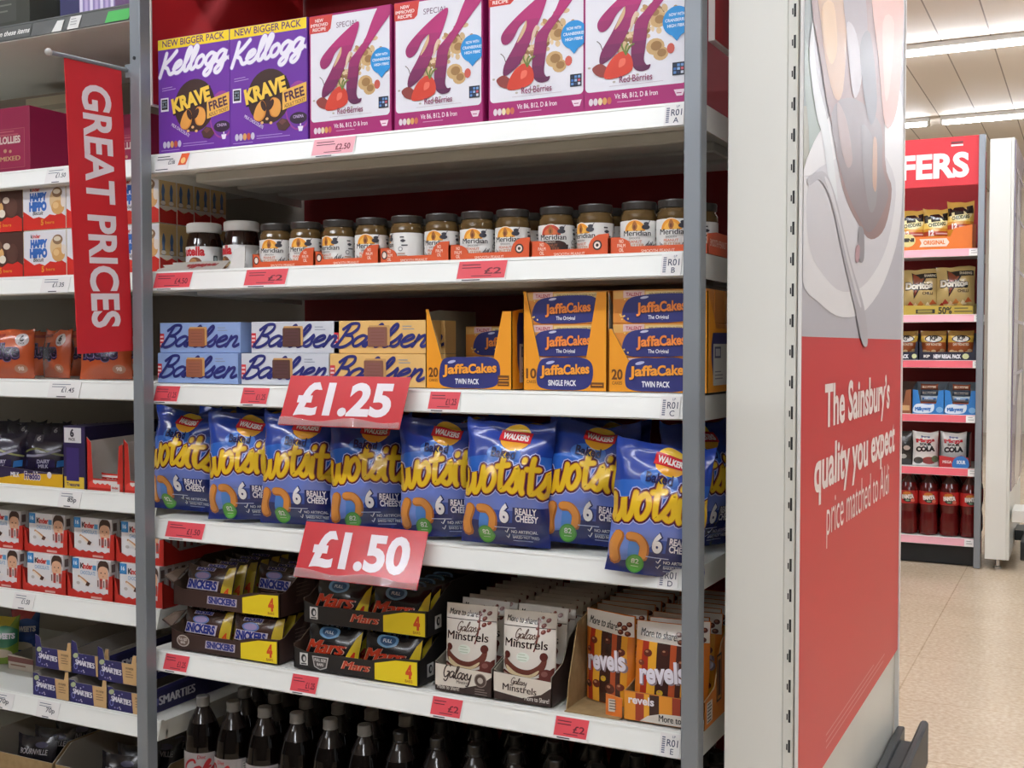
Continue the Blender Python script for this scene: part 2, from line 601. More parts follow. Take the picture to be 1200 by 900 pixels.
# ---------------------------------------------------------------- soft packs
def bag(b, W, H, D, base, art=None, seed=0., wr=.004, seal=.07, nu=14, nv=18, fin='.g', cut=.012, pinch=.05, backm=None, stand=False, skew=0.):
    def prm(u, v):
        s_ = max(-1, min(1, 2 * u / W))
        t = max(0, min(1, v / H))
        q = max(0., min(1., (t - (0 if stand else seal)) / (1 - seal - (0 if stand else seal))))
        f = (sin(pi * q) ** .5 if not stand else (1 - q ** 2.2) ** .6) if 0 < q < 1 else (1. if stand and q <= 0 else 0.)
        e = max(0., 1 - abs(s_) ** 2.4) ** .6
        return s_, t, f, e
    def front(u, v, k=0):
        s_, t, f, e = prm(u, v)
        nz = noise.noise(Vector((u * 26 + seed * 7.3, v * 22, seed))) + .35 * noise.noise(Vector((u * 60, v * 30 + seed * 3, seed + 5)))
        d = D * .5 * e * f + wr * nz * (1.25 - .5 * f) * (.35 + .65 * e)
        rip = .0012 * sin(u * 700) * (1 - f)
        x = u * (1 - pinch * f) + skew * (v - H / 2) ** 2 + .5 * wr * noise.noise(Vector((v * 30, seed * 2.1, 3.3))) * abs(s_)
        z = v + (t ** 5) * (1.1 * wr * noise.noise(Vector((u * 24, seed, 7.7))) + (1.6 * wr * (abs(s_) ** 4 - .4) if int(seed * 10) % 3 else 0)) * (0 if stand else 1)
        return (x, -max(d, -.001) - rip - EPS * k * 1.6, z)
    def back(u, v):
        s_, t, f, e = prm(u, v)
        x, _, z = front(u, v)
        return (x, D * .5 * e * f + .001, z)
    G = [[front(-W / 2 + W * i / nu, H * j / nv) for i in range(nu + 1)] for j in range(nv + 1)]
    def on_skin(u, v, k):               # print lies on the skin's own facets
        fi, fj = max(0., min(nu - 1e-6, (u / W + .5) * nu)), max(0., min(nv - 1e-6, v / H * nv))
        i, j = int(fi), int(fj)
        a, c = fi - i, fj - j
        A, P, Q, E = G[j][i], G[j][i + 1], G[j + 1][i + 1], G[j + 1][i]
        q = [A[n] + (P[n] - A[n]) * a + (Q[n] - P[n]) * c if a >= c else A[n] + (Q[n] - E[n]) * a + (E[n] - A[n]) * c for n in (0, 1, 2)]
        return (q[0], q[1] - .0006 - EPS * k, q[2])
    for fn, flip, mm in ((front, False, base), (back, True, backm or base)):
        vs = [fn(-W / 2 + W * i / nu, H * j / nv) for j in range(nv + 1) for i in range(nu + 1)]
        if not flip:
            pass
        fs = []
        for j in range(nv):
            for i in range(nu):
                q = [j * (nu + 1) + i, j * (nu + 1) + i + 1, (j + 1) * (nu + 1) + i + 1, (j + 1) * (nu + 1) + i]
                fs += [q[::-1]] if flip else [(q[0], q[1], q[2]), (q[0], q[2], q[3])]
        b.add(vs, fs, mm + fin if '.' not in mm and mm not in _M else mm, True)
    # rim joining both skins
    loop = [(-W / 2 + W * i / nu, 0) for i in range(nu + 1)] + [(W / 2, H * j / nv) for j in range(1, nv + 1)] + [(W / 2 - W * i / nu, H) for i in range(1, nu + 1)] + [(-W / 2, H - H * j / nv) for j in range(1, nv)]
    n = len(loop)
    vs = [front(*p) for p in loop] + [back(*p) for p in loop]
    b.add(vs, [(i, i + n, (i + 1) % n + n, (i + 1) % n) for i in range(n)], base + fin if '.' not in base and base not in _M else base, True)
    if art:
        b.art(art, on_skin, cut=(W / nu, H / nv, 1), clip=(-W / 2 + .001, .001, W / 2 - .001, H - .001), fin=fin, smooth=True)
    return b

# ---------------------------------------------------------------- open card trays
def tray(b, W, D, front, side, Hb, out, inn=None, t=.0018, floor=True):
    """front: outline in (u, v); side: outline in (depth, v); corner at the front left, z = 0"""
    inn = inn or out
    b.extr([(u, 0, v) for u, v in front], (0, t, 0), out, inn)
    b.extr([(W, d, v) for d, v in side], (-t, 0, 0), out, inn)
    b.extr([(0, d, v) for d, v in side][::-1], (t, 0, 0), out, inn)
    b.extr([(W, D, 0), (0, D, 0), (0, D, Hb), (W, D, Hb)], (0, -t, 0), out, inn)
    if floor:
        b.box(t, W - t, t, D - t, 0.0002, .0012, inn)
    return b
# ================================================================ the setting
CEIL = 3.5
def node_floor():
    m = bpy.data.materials.new('vinyl_floor')
    m.use_nodes = True
    nt = m.node_tree
    b = nt.nodes['Principled BSDF']
    tc = nt.nodes.new('ShaderNodeTexCoord')
    n1 = nt.nodes.new('ShaderNodeTexNoise'); n1.inputs['Scale'].default_value = 60; n1.inputs['Detail'].default_value = 6
    n2 = nt.nodes.new('ShaderNodeTexNoise'); n2.inputs['Scale'].default_value = 2.2; n2.inputs['Detail'].default_value = 4
    r1 = nt.nodes.new('ShaderNodeValToRGB')
    r1.color_ramp.elements[0].position, r1.color_ramp.elements[1].position = .32, .68
    r1.color_ramp.elements[0].color, r1.color_ramp.elements[1].color = lin('b8a48b'), lin('d2c1a8')
    r2 = nt.nodes.new('ShaderNodeValToRGB')
    r2.color_ramp.elements[0].color, r2.color_ramp.elements[1].color = (.86, .84, .82, 1), (1, 1, 1, 1)
    mx = nt.nodes.new('ShaderNodeMix'); mx.data_type = 'RGBA'; mx.blend_type = 'MULTIPLY'; mx.inputs[0].default_value = 1
    br = nt.nodes.new('ShaderNodeTexBrick')
    br.offset = 0
    br.inputs['Scale'].default_value = 1.0
    br.inputs['Brick Width'].default_value = .61; br.inputs['Row Height'].default_value = .61
    br.inputs['Mortar Size'].default_value = .003
    br.inputs['Color1'].default_value = br.inputs['Color2'].default_value = (1, 1, 1, 1)
    br.inputs['Mortar'].default_value = (.78, .75, .7, 1)
    mx2 = nt.nodes.new('ShaderNodeMix'); mx2.data_type = 'RGBA'; mx2.blend_type = 'MULTIPLY'; mx2.inputs[0].default_value = 1
    for n in (n1, n2, br): nt.links.new(tc.outputs['Object'], n.inputs['Vector'])
    nt.links.new(n1.outputs['Fac'], r1.inputs[0]); nt.links.new(n2.outputs['Fac'], r2.inputs[0])
    nt.links.new(r1.outputs[0], mx.inputs[6]); nt.links.new(r2.outputs[0], mx.inputs[7])
    nt.links.new(mx.outputs[2], mx2.inputs[6]); nt.links.new(br.outputs[0], mx2.inputs[7])
    nt.links.new(mx2.outputs[2], b.inputs['Base Color'])
    rr = nt.nodes.new('ShaderNodeMapRange'); rr.inputs[3].default_value = .13; rr.inputs[4].default_value = .3
    nt.links.new(n2.outputs['Fac'], rr.inputs[0]); nt.links.new(rr.outputs[0], b.inputs['Roughness'])
    _M['vinyl_floor'] = m
    return 'vinyl_floor'

def node_ceiling():
    m = bpy.data.materials.new('ceiling_panels')
    m.use_nodes = True
    nt = m.node_tree
    b = nt.nodes['Principled BSDF']
    b.inputs['Roughness'].default_value = .6
    tc = nt.nodes.new('ShaderNodeTexCoord')
    br = nt.nodes.new('ShaderNodeTexBrick')
    br.offset = 0
    br.inputs['Scale'].default_value = 1.0
    br.inputs['Brick Width'].default_value = .335; br.inputs['Row Height'].default_value = 40.0
    br.inputs['Mortar Size'].default_value = .006; br.inputs['Mortar Smooth'].default_value = .4
    br.inputs['Color1'].default_value = lin('efe6d8'); br.inputs['Color2'].default_value = lin('eae0d2')
    br.inputs['Mortar'].default_value = lin('968878')
    nt.links.new(tc.outputs['Object'], br.inputs['Vector'])
    nt.links.new(br.outputs[0], b.inputs['Base Color'])
    _M['ceiling_panels'] = m
    return 'ceiling_panels'

tag(B().box(-14, 10, -6, 18, -.1, 0, node_floor()).build('floor'), kind='structure')
tag(B().box(-14, 10, -6, 18, CEIL, CEIL + .1, node_ceiling()).build('ceiling'), kind='structure')
special('blocker_dark', '6a6258', .8, col2='4a3f3a', scale=8)
special('wall_paint', 'd6d0c4', .8, noise_amt=.04, scale=2)
tag(B().box(-14, 10, 18, 18.1, 0, CEIL, 'wall_paint').build('wall_back'), kind='structure')

tag(B().box(-14, 10, -1.75, -1.65, .0, 2.3, 'blocker_dark').build('light_blocker'), kind='structure')  # unseen wall added behind the camera for the facing aisle, darkens shelf interiors

# strip lights, one row per aisle, running the same way as the shelves
special('lamp_case', 'd8d6cf', .4, noise_amt=.03)
def strip_light(x0, x1, y, label):
    t = tag(empty('ceiling_light', ((x0 + x1) / 2, y, CEIL)), label, 'ceiling light', 'strip lights on the ceiling')
    l = (x1 - x0) / 2
    B().box(-l, l, -.05, .05, -.045, -.001, 'lamp_case', .006).build('housing', t)
    B().box(-l + .03, l - .03, -.038, .038, -.075, -.045, LAMPM, .01).build('diffuser', t)
    for xa in (-l, l - .022):
        B().box(xa, xa + .022, -.042, .042, -.077, -.046, 'lamp_case', .004).build('end_cap', t)
strip_light(-4.6, 4.2, 9.0, 'white strip light on the ceiling, the nearer of the two in the picture')
gx = at(1096, 140, 11.9).x
strip_light(-4.6, gx - .05, 11.9, 'white strip light in the far row, left of the gap')
strip_light(gx + .05, 5.0, 11.9, 'white strip light in the far row, right of the gap')
for y in (6.1, 3.2):
    strip_light(-4.6, 4.2, y, 'white strip light on the ceiling above the shelving')
for y in (.3, -2.6, -5.2):
    strip_light(-4.6, 3.0, y, 'white strip light on the ceiling over the front aisle')

# ================================================================ shelving bays
ZS = {'A': 1.685, 'B': 1.432, 'C': 1.188, 'D': .895, 'E': .604}
YF = 1.87                                   # front of the shelves
X0, X1 = -1.846, -.590                      # left and right end of the shelves
DEP = .56

def shelf(parent, x0, x1, y, z, dep, rail=RAIL, braces=True, m=WHITE):
    prof = [(-.006, -.045), (.006, -.001), (.012, 0), (.016, -.004), (dep, -.004), (dep, -.028), (.03, -.028), (.02, -.046)]
    b = B()
    n = len(prof)
    vs = [(x, y + p[0], z + p[1]) for x in (x0, x1) for p in prof]
    b.add(vs, [(i, (i + 1) % n, (i + 1) % n + n, i + n) for i in range(n)] + [list(range(n))[::-1], list(range(n, 2 * n))], m)
    # side flanges
    for xa, xb in ((x0, x0 + .003), (x1 - .003, x1)):
        b.extr([(xa, y + .02, z - .047), (xa, y + .3, z - .05), (xa, y + dep, z - .056), (xa, y + dep, z - .027), (xa, y + .02, z - .027)], (xb - xa, 0, 0), m)
    if braces:
        for k, (ya, yb, dz) in enumerate(((.11, .2, .05), (.25, .34, .048), (.4, .5, .046))):
            b.box(x0 + .05 + .0 * k, x1 - .05, y + ya, y + yb, z - dz, z - .0275, m, .003)
    s = b.build('shelf', parent)
    r = B()
    a = atan(.012 / .044)
    r.M = Matrix.Translation((0, y - .0063, z - .044)) @ Matrix.Rotation(-a, 4, 'X')
    r.box(x0 + .004, x1 - .004, -.0022, -.0002, .001, .0035, rail)
    r.box(x0 + .004, x1 - .004, -.0014, -.0002, .0035, .0385, rail)
    r.box(x0 + .004, x1 - .004, -.0026, -.0002, .0385, .0425, rail)
    r.build('price_rail', s)
    return s

def ticket_matrix(x, y, z):
    a = atan(.012 / .044)
    return (x, y - .0063 - .0028 - .0015, z - .041), (-a, 0, 0)

special('rail_pink', 'e8a9b4', .35, noise_amt=.12, scale=3)
special('rail_red', 'd9525f', .35, noise_amt=.08, scale=3)

# ---------------------------------------------------------------- main bay
bay = tag(empty('display_shelving', (0, 0, 0)), 'white shelving bay with grey front uprights and red back board holding the groceries', 'shelving')
up = STEEL
for xa in (-1.834, -.604):
    b = B()
    b.box(xa, xa + .030, YF - .046, YF - .014, 0, 2.5, up, .002)
    for zz in (1.88, .35):
        b.tube((xa + .015, YF - .0475, zz), (xa + .015, YF - .046, zz), .004, DARKST, 10)
    b.build('upright', bay)
b = B()
b.box(-1.85, X1 + .01, YF + DEP + .02, YF + DEP + .04, .05, 2.48, REDB)
b.build('back_panel', bay)
for i, k in enumerate('ABCDE'):
    shelf(bay, X0, X1, YF, ZS[k], DEP)
shelf(bay, X0, X1, YF, .127, DEP, braces=False)
b = B().box(X0, X1, YF + .02, YF + .035, 0.001, .08, DARKST)
b.build('kick_plate', bay)
special('board_edge', 'd9d2cc', .6)
for xa, nm in ((-1.852, 'l'), (-.597, 'r')):
    b = B()
    y_ = YF + (.03 if nm == 'l' else .07)
    b.box(xa, xa + .010, y_, YF + DEP + .01, 1.80, 2.48, 'c4272c')
    b.box(xa - .0005, xa + .0105, y_ - .003, y_, 1.797, 2.48, 'board_edge')
    b.box(xa - .0005, xa + .0105, y_, YF + DEP + .01, 1.797, 1.80, 'board_edge')
    b.build('side_board', bay)
b = B()
b.box(-1.834, -.574, YF - .012, YF, 2.2, 2.48, 'cf2530')
b.build('header_board', bay)
b = B()
b.box(-1.834, -.574, YF + .002, YF + DEP, 2.49, 2.505, WHITE)
b.build('canopy', bay)

# ---------------------------------------------------------------- left neighbour: a bay of the same height with its own levels
YL = 1.95
LX0, LX1 = -3.6, -1.89
LZ = [2.05, 1.697, 1.439, 1.189, .928, .667, .41]
lbay = tag(empty('display_shelving', (0, 0, 0)), 'white shelving bay with taupe back panel at the left edge, full of biscuits and chocolate', 'shelving')
special('strip_black', '4a4d4c', .4, noise_amt=.1, scale=6)
for i, z in enumerate(LZ):
    shelf(lbay, LX0, LX1, YL, z, .5, rail='strip_black' if i == 0 else RAIL, braces=False)
shelf(lbay, LX0, LX1 - .05, YL, .13, .5, braces=False)
B().box(LX0, -1.851, YL + .52, YL + .54, .0, 2.48, TAUPE).build('back_panel', lbay)
B().box(LX0, LX1 - .05, YL + .02, YL + .035, 0.001, .08, DARKST).build('kick_plate', lbay)
for xa in (-3.64,):
    B().box(xa, xa + .03, YL + .4, YL + .52, 0, 2.48, WHITE, .002).build('upright', lbay)

# ---------------------------------------------------------------- white end panel beside the main bay
def end_panel(x0, x1, y0, y1, h, label, slots=True):
    t = tag(empty('end_panel', (x0, y0, 0)), label, 'end panel')
    w_ = x1 - x0
    b = B()
    b.box(0, w_ - .017, 0, y1 - y0, .06, h, PANELW, .0015)
    b.build('casing', t)
    b = B()
    b.box(w_ - .0165, w_ - .001, -.002, y1 - y0, .06, h, 'f_up', .001)
    n = int((h - .1) / .05) if slots else 0
    for i in range(n):
        z = .1 + .05 * i
        b.box(w_ - .0075, w_ - .004, -.0026, -.0019, z, z + .021, BLACKP)
        b.box(w_ - .0105, w_ - .0085, -.0026, -.0019, z + .004, z + .014, BLACKP)
    b.build('slotted_upright', t)
    for yy in (.05, y1 - y0 - .05):
        B().lathe([(.022, .0005), (.022, .012), (.012, .018), (.012, .06)], CHROME, 14, w_ / 2, yy).build('levelling_foot', t)
    return t
special('f_up', 'd5d5cd', .4, noise_amt=.05, scale=5)
PX0, PX1 = -.5425, -.4265
end_panel(PX0, PX1, YF, 2.985, 2.48, 'cream white end panel with a slotted edge right of the shelving')

# graphic panel hung on its outer face (looks towards +x)
XP = PX1 + .007
YB0, YB1 = 1.876, 2.975
ZB = .508
gp = empty('poster_panel', (0, 0, 0))
tag(gp, 'tall food picture and red advertising panel on the side of the white end panel', 'poster')
b = B()
b.box(PX1 + .0005, XP, YB0, YB1, ZB, 2.46, 'e3e1df.v', .0008)
art = Art()
def pp(px, py):
    p = atx(px, py, XP)
    return (p.y, p.z)
zsplit = 1.285
rows = [(zsplit, 2.46)]
art.rect(YB0, zsplit, YB1, 2.46, 'bdbbc2', 1)
# picture: plate, sauce, fruit pie, fork; only blurred shapes can be made out
def z8(x, y):                            # from a close look at the photo, scale 2.25
    return pp(920 + x / 2.253, y / 2.253)
def shape(pts, m, k): art.blob([z8(*p) for p in pts], m, k)
shape([(38, -60), (75, -60), (70, 60), (60, 150), (85, 330), (70, 420), (40, 470), (37, 300)], '7d8a86', 2)
shape([(40, 300), (75, 310), (88, 400), (60, 560), (38, 600)], '9b9a86', 2)
shape([(38, 90), (70, 160), (95, 330), (100, 520), (38, 620), (37, 620), (60, 450), (60, 330)], '8fa095', 3)
shape([(42, 470), (120, 300), (220, 190), (306, 250), (306, 560), (270, 720), (215, 815), (150, 838), (90, 800), (42, 730)], 'e9e8ea', 4)
shape([(62, 480), (130, 420), (230, 380), (290, 480), (270, 640), (215, 745), (150, 770), (95, 720), (60, 640)], 'd6d4d9', 5)
shape([(62, 130), (72, 60), (82, 200), (112, 330), (136, 520), (120, 520), (96, 360), (82, 310), (66, 200)], 'dfe3e6', 6)
shape([(78, -60), (240, -60), (262, 150), (262, 420), (280, 500), (262, 600), (225, 632), (190, 590), (150, 500), (120, 330), (95, 180)], '93706b', 6)
shape([(120, 300), (180, 260), (250, 330), (255, 440), (270, 520), (225, 612), (190, 570), (150, 470)], '857577', 7)
shape([(85, -60), (155, -60), (160, 90), (150, 240), (130, 260), (108, 180), (92, 60)], 'c79a72', 7)
shape([(95, 20), (125, 10), (135, 120), (120, 170), (102, 120)], 'dcb07a', 8)
shape([(150, -60), (200, -60), (215, 100), (190, 190), (165, 120)], '9a8d94', 8)
shape([(160, 60), (185, 90), (200, 200), (180, 260), (165, 160)], 'bdb6bc', 9)
shape([(195, 120), (222, 90), (240, 260), (225, 330), (205, 250)], '6f6a72', 9)
shape([(228, -60), (306, -60), (306, 160), (290, 300), (262, 330), (245, 160)], 'dba394', 8)
shape([(255, 60), (285, 60), (275, 220), (262, 260)], 'e5b9aa', 9)
shape([(200, 330), (232, 380), (240, 520), (222, 560), (205, 460)], '8c8488', 8)
shape([(230, 370), (240, 380), (238, 500), (228, 480)], 'c49a7e', 9)
shape([(135, 270), (160, 320), (175, 420), (160, 440), (140, 360)], 'a58a86', 8)
shape([(192, 600), (205, 610), (206, 680), (196, 692), (190, 650)], '8e8a90', 8)
shape([(184, 652), (194, 650), (192, 688), (183, 690)], 'b98f95', 9)
shape([(58, 470), (95, 452), (118, 485), (140, 560), (170, 690), (205, 810), (215, 905), (200, 905), (180, 810), (150, 680), (125, 560), (105, 500), (85, 475), (60, 490)], 'b6b3b9', 10)
shape([(100, 470), (116, 490), (138, 570), (166, 690), (196, 800), (190, 800), (160, 690), (132, 570)], 'd8d6da', 11)
art.rect(YB0, ZB, YB1, zsplit, 'c8262d', 1)
pw = 'f1e4df'
def pline(t, pl, pr, zc, k=3, bold=.02, base_l=None):
    """one line of lettering, its left end and right end at pl, pr (photo points on the baseline)"""
    a, c_ = pp(*pl), pp(*pr)
    art.text(t, a[0], a[1], zc, pw, k, 'L', w_=c_[0] - a[0], bold=bold, rot=math.degrees(atan((c_[1] - a[1]) / (c_[0] - a[0]))))
h1 = pp(966, 453)[1] - pp(968, 500)[1]
pline('The Sainsbury\u2019s', (966, 500), (1042, 476.5), h1, bold=.028)
pline('quality you expect', (953.5, 577), (1048, 527), h1, bold=.028)
pline('price matched to Aldi', (968, 628), (1041, 578), h1 * .98, bold=-.004)
a0, a1 = pp(976, 869), pp(1033, 778)
art.lines(2.1, ZB + .05, .7, 3, .012, .003, 'd8837e', 2)
b.art(art, lambda u, v, k: (XP + .00025 * k, u, v), clip=(YB0 + .001, ZB + .001, YB1 - .001, 2.459), fin='.v')
b.build('picture_board', gp)
b = B()
b.box(PX1 + .0005, XP + .004, YB1, YB1 + .008, .06, 2.47, 'e9e8e4', .001)
b.build('edge_trim', gp)
# bumper rail low on the end panel
t = tag(empty('bumper_rail', (0, 0, 0)), 'black bumper rail standing off the foot of the white end panel', 'bumper')
b = B()
b.box(XP + .001, -.365, 2.70, 2.92, .255, .30, BLACKP, .004)
b.box(XP + .001, -.40, 2.64, 2.98, .24, .315, DARKST, .003)
b.build('bracket', t)
b = B()
b.box(-.365, -.345, 2.05, 2.99, .225, .335, BLACKP, .006)
b.build('rail', t)

# ---------------------------------------------------------------- shelving bay across the far aisle
OY = 7.0
OX1 = at(1144.5, 405, OY).x
OX0 = OX1 - 1.26
OZ = [at(1100, y, OY).z for y in (292, 368.5, 422, 485.5, 547.5, 629)]
obay = tag(empty('display_shelving', (0, 0, 0)), 'shelving bay with a red header and pink shelf edges across the far aisle', 'shelving')
for xa in (OX0 - .03, OX1):
    B().box(xa, xa + .035, OY - .03, OY + .02, 0.002, at(1100, 162, OY).z, STEEL, .003).build('upright', obay)
for i, z in enumerate(OZ):
    shelf(obay, OX0, OX1, OY, z, .5, rail=('rail_pink', 'rail_pink', 'rail_red', 'rail_red', 'rail_red', 'rail_pink')[i], braces=False)
zt, zb = at(1100, 162, OY).z, at(1100, 219, OY).z
B().box(OX0, OX1, OY + .5, OY + .52, .0, zt - .02, REDB).build('back_panel', obay)
b = B()
b.box(OX0, OX1, OY - .012, OY, zb, zt, 'c92833', .001)
a = Art()
hx = at(1136, 195, OY).x
hz = at(1100, 208, OY).z
a.text('OFFERS', hx, hz, at(1100, 182, OY).z - hz, 'f7efec', 2, 'R', bold=.04)
a.rect(at(1115, 170, OY).x, at(1115, 169, OY).z, at(1129, 170, OY).x, at(1115, 166.5, OY).z, '6b2a30', 2)
a.rect(at(1115, 170, OY).x, at(1115, 172, OY).z, at(1129, 170, OY).x, at(1115, 170, OY).z, 'f0e2e0', 2)
b.art(a, lambda u, v, k: (u, OY - .012 - .0006 * k, v))
b.build('header_board', obay)
B().box(OX0, OX1, OY + .04, OY + .06, .003, OZ[-1] - .03, DARKST).build('kick_plate', obay)
ox = at(1157.5, 405, OY).x
ow = at(1186, 405, OY - .02).x - ox
e2 = end_panel(ox, ox + ow, OY - .02, OY + 1.1, at(1170, 163, OY).z, 'cream white end panel right of the far shelving bay', slots=False)
b = B()
xq = ox + ow + .006
b.box(ox + ow + .0005, xq, OY - .01, OY + 1.09, .45, at(1170, 165, OY).z, '8a7f93.g', .001)
a = Art()
a.blob([(OY, 1.0), (OY + .3, 1.05), (OY + .5, 1.8), (OY + .25, 2.3), (OY + .1, 1.8)], 'd8d6dc', 1)
a.blob([(OY + .3, .5), (OY + .8, .5), (OY + .9, 1.1), (OY + .5, 1.0)], 'e2dcd4', 1)
a.blob([(OY + .5, 1.2), (OY + .9, 1.3), (OY + 1.0, 2.3), (OY + .6, 2.2)], 'b9a68a', 1)
for z in (1.1, 1.4, 1.7, 2.0, 2.25):
    a.rect(OY + .05, z, OY + 1.0, z + .02, 'c9c4cf', 2)
b.art(a, lambda u, v, k: (xq + .0006 * k, u, v), fin='.g')
tag(b.build('poster_panel'), 'mauve and white picture panel on the far end panel at the right edge', 'poster')
t = tag(empty('bumper_rail', (0, 0, 0)), 'black bumper rail by the far end panel at the right edge', 'bumper')
B().box(xq + .001, xq + .05, OY + .35, OY + .6, .12, .18, DARKST, .004).build('bracket', t)
B().box(xq + .05, xq + .075, OY - .0, OY + 1.05, .06, .17, BLACKP, .006).build('rail', t)
B().box(xq + .002, xq + .075, OY + .02, OY + .3, .27, .34, 'lamp_case', .004).build('arm', t)
# ================================================================ shelf A: cereal boxes
def carton(W, D, H, m, art, name, topm=None, side_art=None, c=.0012):
    b = B()
    b.box(0, W, 0, D, 0, H, m, c)
    if art:
        b.art(art, face_front(), clip=(c, c, W - c, H - c))
    if side_art:
        b.art(side_art, face_right(W), clip=(c, c, D - c, H - c))
    return b.build(name)

def krave_art(W, H):
    a = Art()
    V = H / .25
    a.rect(0, 0, W, H, '6a2c9c', 1)
    a.rect(0, H - .025, W, H, 'f3d321', 2)
    a.text('NEW BIGGER PACK', W / 2, H - .0195, .0135, '5b2a66', 3, w_=W * .86, bold=.015)
    a.script("Kellogg's", .006, .168, .046, .218, .0082, 'f1eefa', 5, rot=5, shear=.3, outline=[(.003, '8f6cc4', 4)])
    a.ell(.103, .098, .056, .056, '3a211c', 3, 32)
    a.text('KRAVE', .096, .097, .028, 'f0c94a', 6, w_=.108, bold=.055, rot=11)
    a.text('KRAVE', .0985, .0945, .028, '2a1512', 5, w_=.112, bold=.08, rot=11)
    for P, (cx, cy, r_) in (([(.064, .056), (.072, .08), (.086, .091), (.096, .08), (.094, .06), (.08, .048)], (.0895, .079, 25)), ([(.104, .078), (.112, .094), (.13, .088), (.134, .068), (.124, .054), (.108, .058)], (.109, .08, -30))):
        a.blob(P, 'd48834', 7)
        a.blob([(x * .9 + cx * .1 + (-.003 if cx < .1 else .003), y * .9 + cy * .1 - .001) for x, y in P], 'e3a04a', 8)
        a.ell(cx, cy, .006, .012, '3b1f17', 9, 14, r_)
    for cx, cy in ((.085, .045), (.108, .043), (.098, .052)):
        a.ell(cx, cy, .004, .003, 'e0b070', 6, 10)
    a.poly([(.122, .04), (.135, .05), (.15, .046), (.158, .034), (.145, .024), (.128, .027)], '4a2a25', 7)
    a.poly([(.128, .043), (.138, .049), (.148, .043), (.137, .036)], '6b4038', 8)
    a.ell(.178, .072, .034, .05, '9a3f96', 3, 24)
    a.ell(.178, .07, .03, .044, '6a2c9c', 4, 24)
    a.cvx([(.138, .066), (.2, .079), (.2, .118), (.138, .105)], 'e9b551', 7)
    a.text('FREE', .17, .087, .018, '4b2140', 8, w_=.05, bold=.03, rot=11)
    a.text('ADULT TICKET', .17, .075, .007, '6b3f2a', 8, w_=.054, bold=.01, rot=11)
    a.ell(.178, .047, .022, .012, '2a1530', 5, 18)
    a.text('CINEMA', .178, .047, .006, 'cbb6e0', 6, w_=.026)
    a.text('MILK CHOCOLATE', .062, .046, .0065, 'e9e0f5', 5, w_=.056, bold=.012, rot=-30)
    a.rect(.008, .092, .03, .121, 'ece6f5', 3)
    a.rect(.0105, .096, .0275, .118, '15101c', 4)
    for i in range(9):
        if i != 4: a.rect(.013 + .0042 * (i % 3), .1 + .0055 * (i // 3), .0162 + .0042 * (i % 3), .104 + .0055 * (i // 3), '7f8f9a', 5)
    a.lines(.012, .141, .04, 2, .005, .0014, 'b99fd8', 3, 3)
    for i in range(5):
        a.ell(.018 + i * .0105, .02, .005, .0075, ('c9c2d6', 'c9c2d6', 'd9a05c', 'c2533f', 'c9c2d6')[i], 3, 12)
    a.lines(.07, .018, .09, 2, .005, .0016, 'a98bd0', 3)
    a.poly([(.176, .03), (.19, .03), (.187, .02), (.179, .02)], 'efe9f8', 4)
    a.stroke([(.183, .032), (.183, .044)], .003, 'efe9f8', 4, 1)
    a.rect(.008, .007, .06, .0085, 'a98bd0', 3)
    return a

YA = 1.893
WK = .2
kx0 = ax(188.5, YA)
krave = Stock(carton(WK, .07, .248, '66289a', krave_art(WK, .25), 'cereal_box'))
for i, px in enumerate((188.5, 272)):
    krave.put((ax(px, YA), YA, ZS['A'] + .0005), (0, 0, 0), ('purple cereal box with a yellow top band, at the left end of the top shelf', 'purple cereal box with a yellow top band, next to the white cereal boxes')[i], 'cereal box', 'purple cereal boxes')

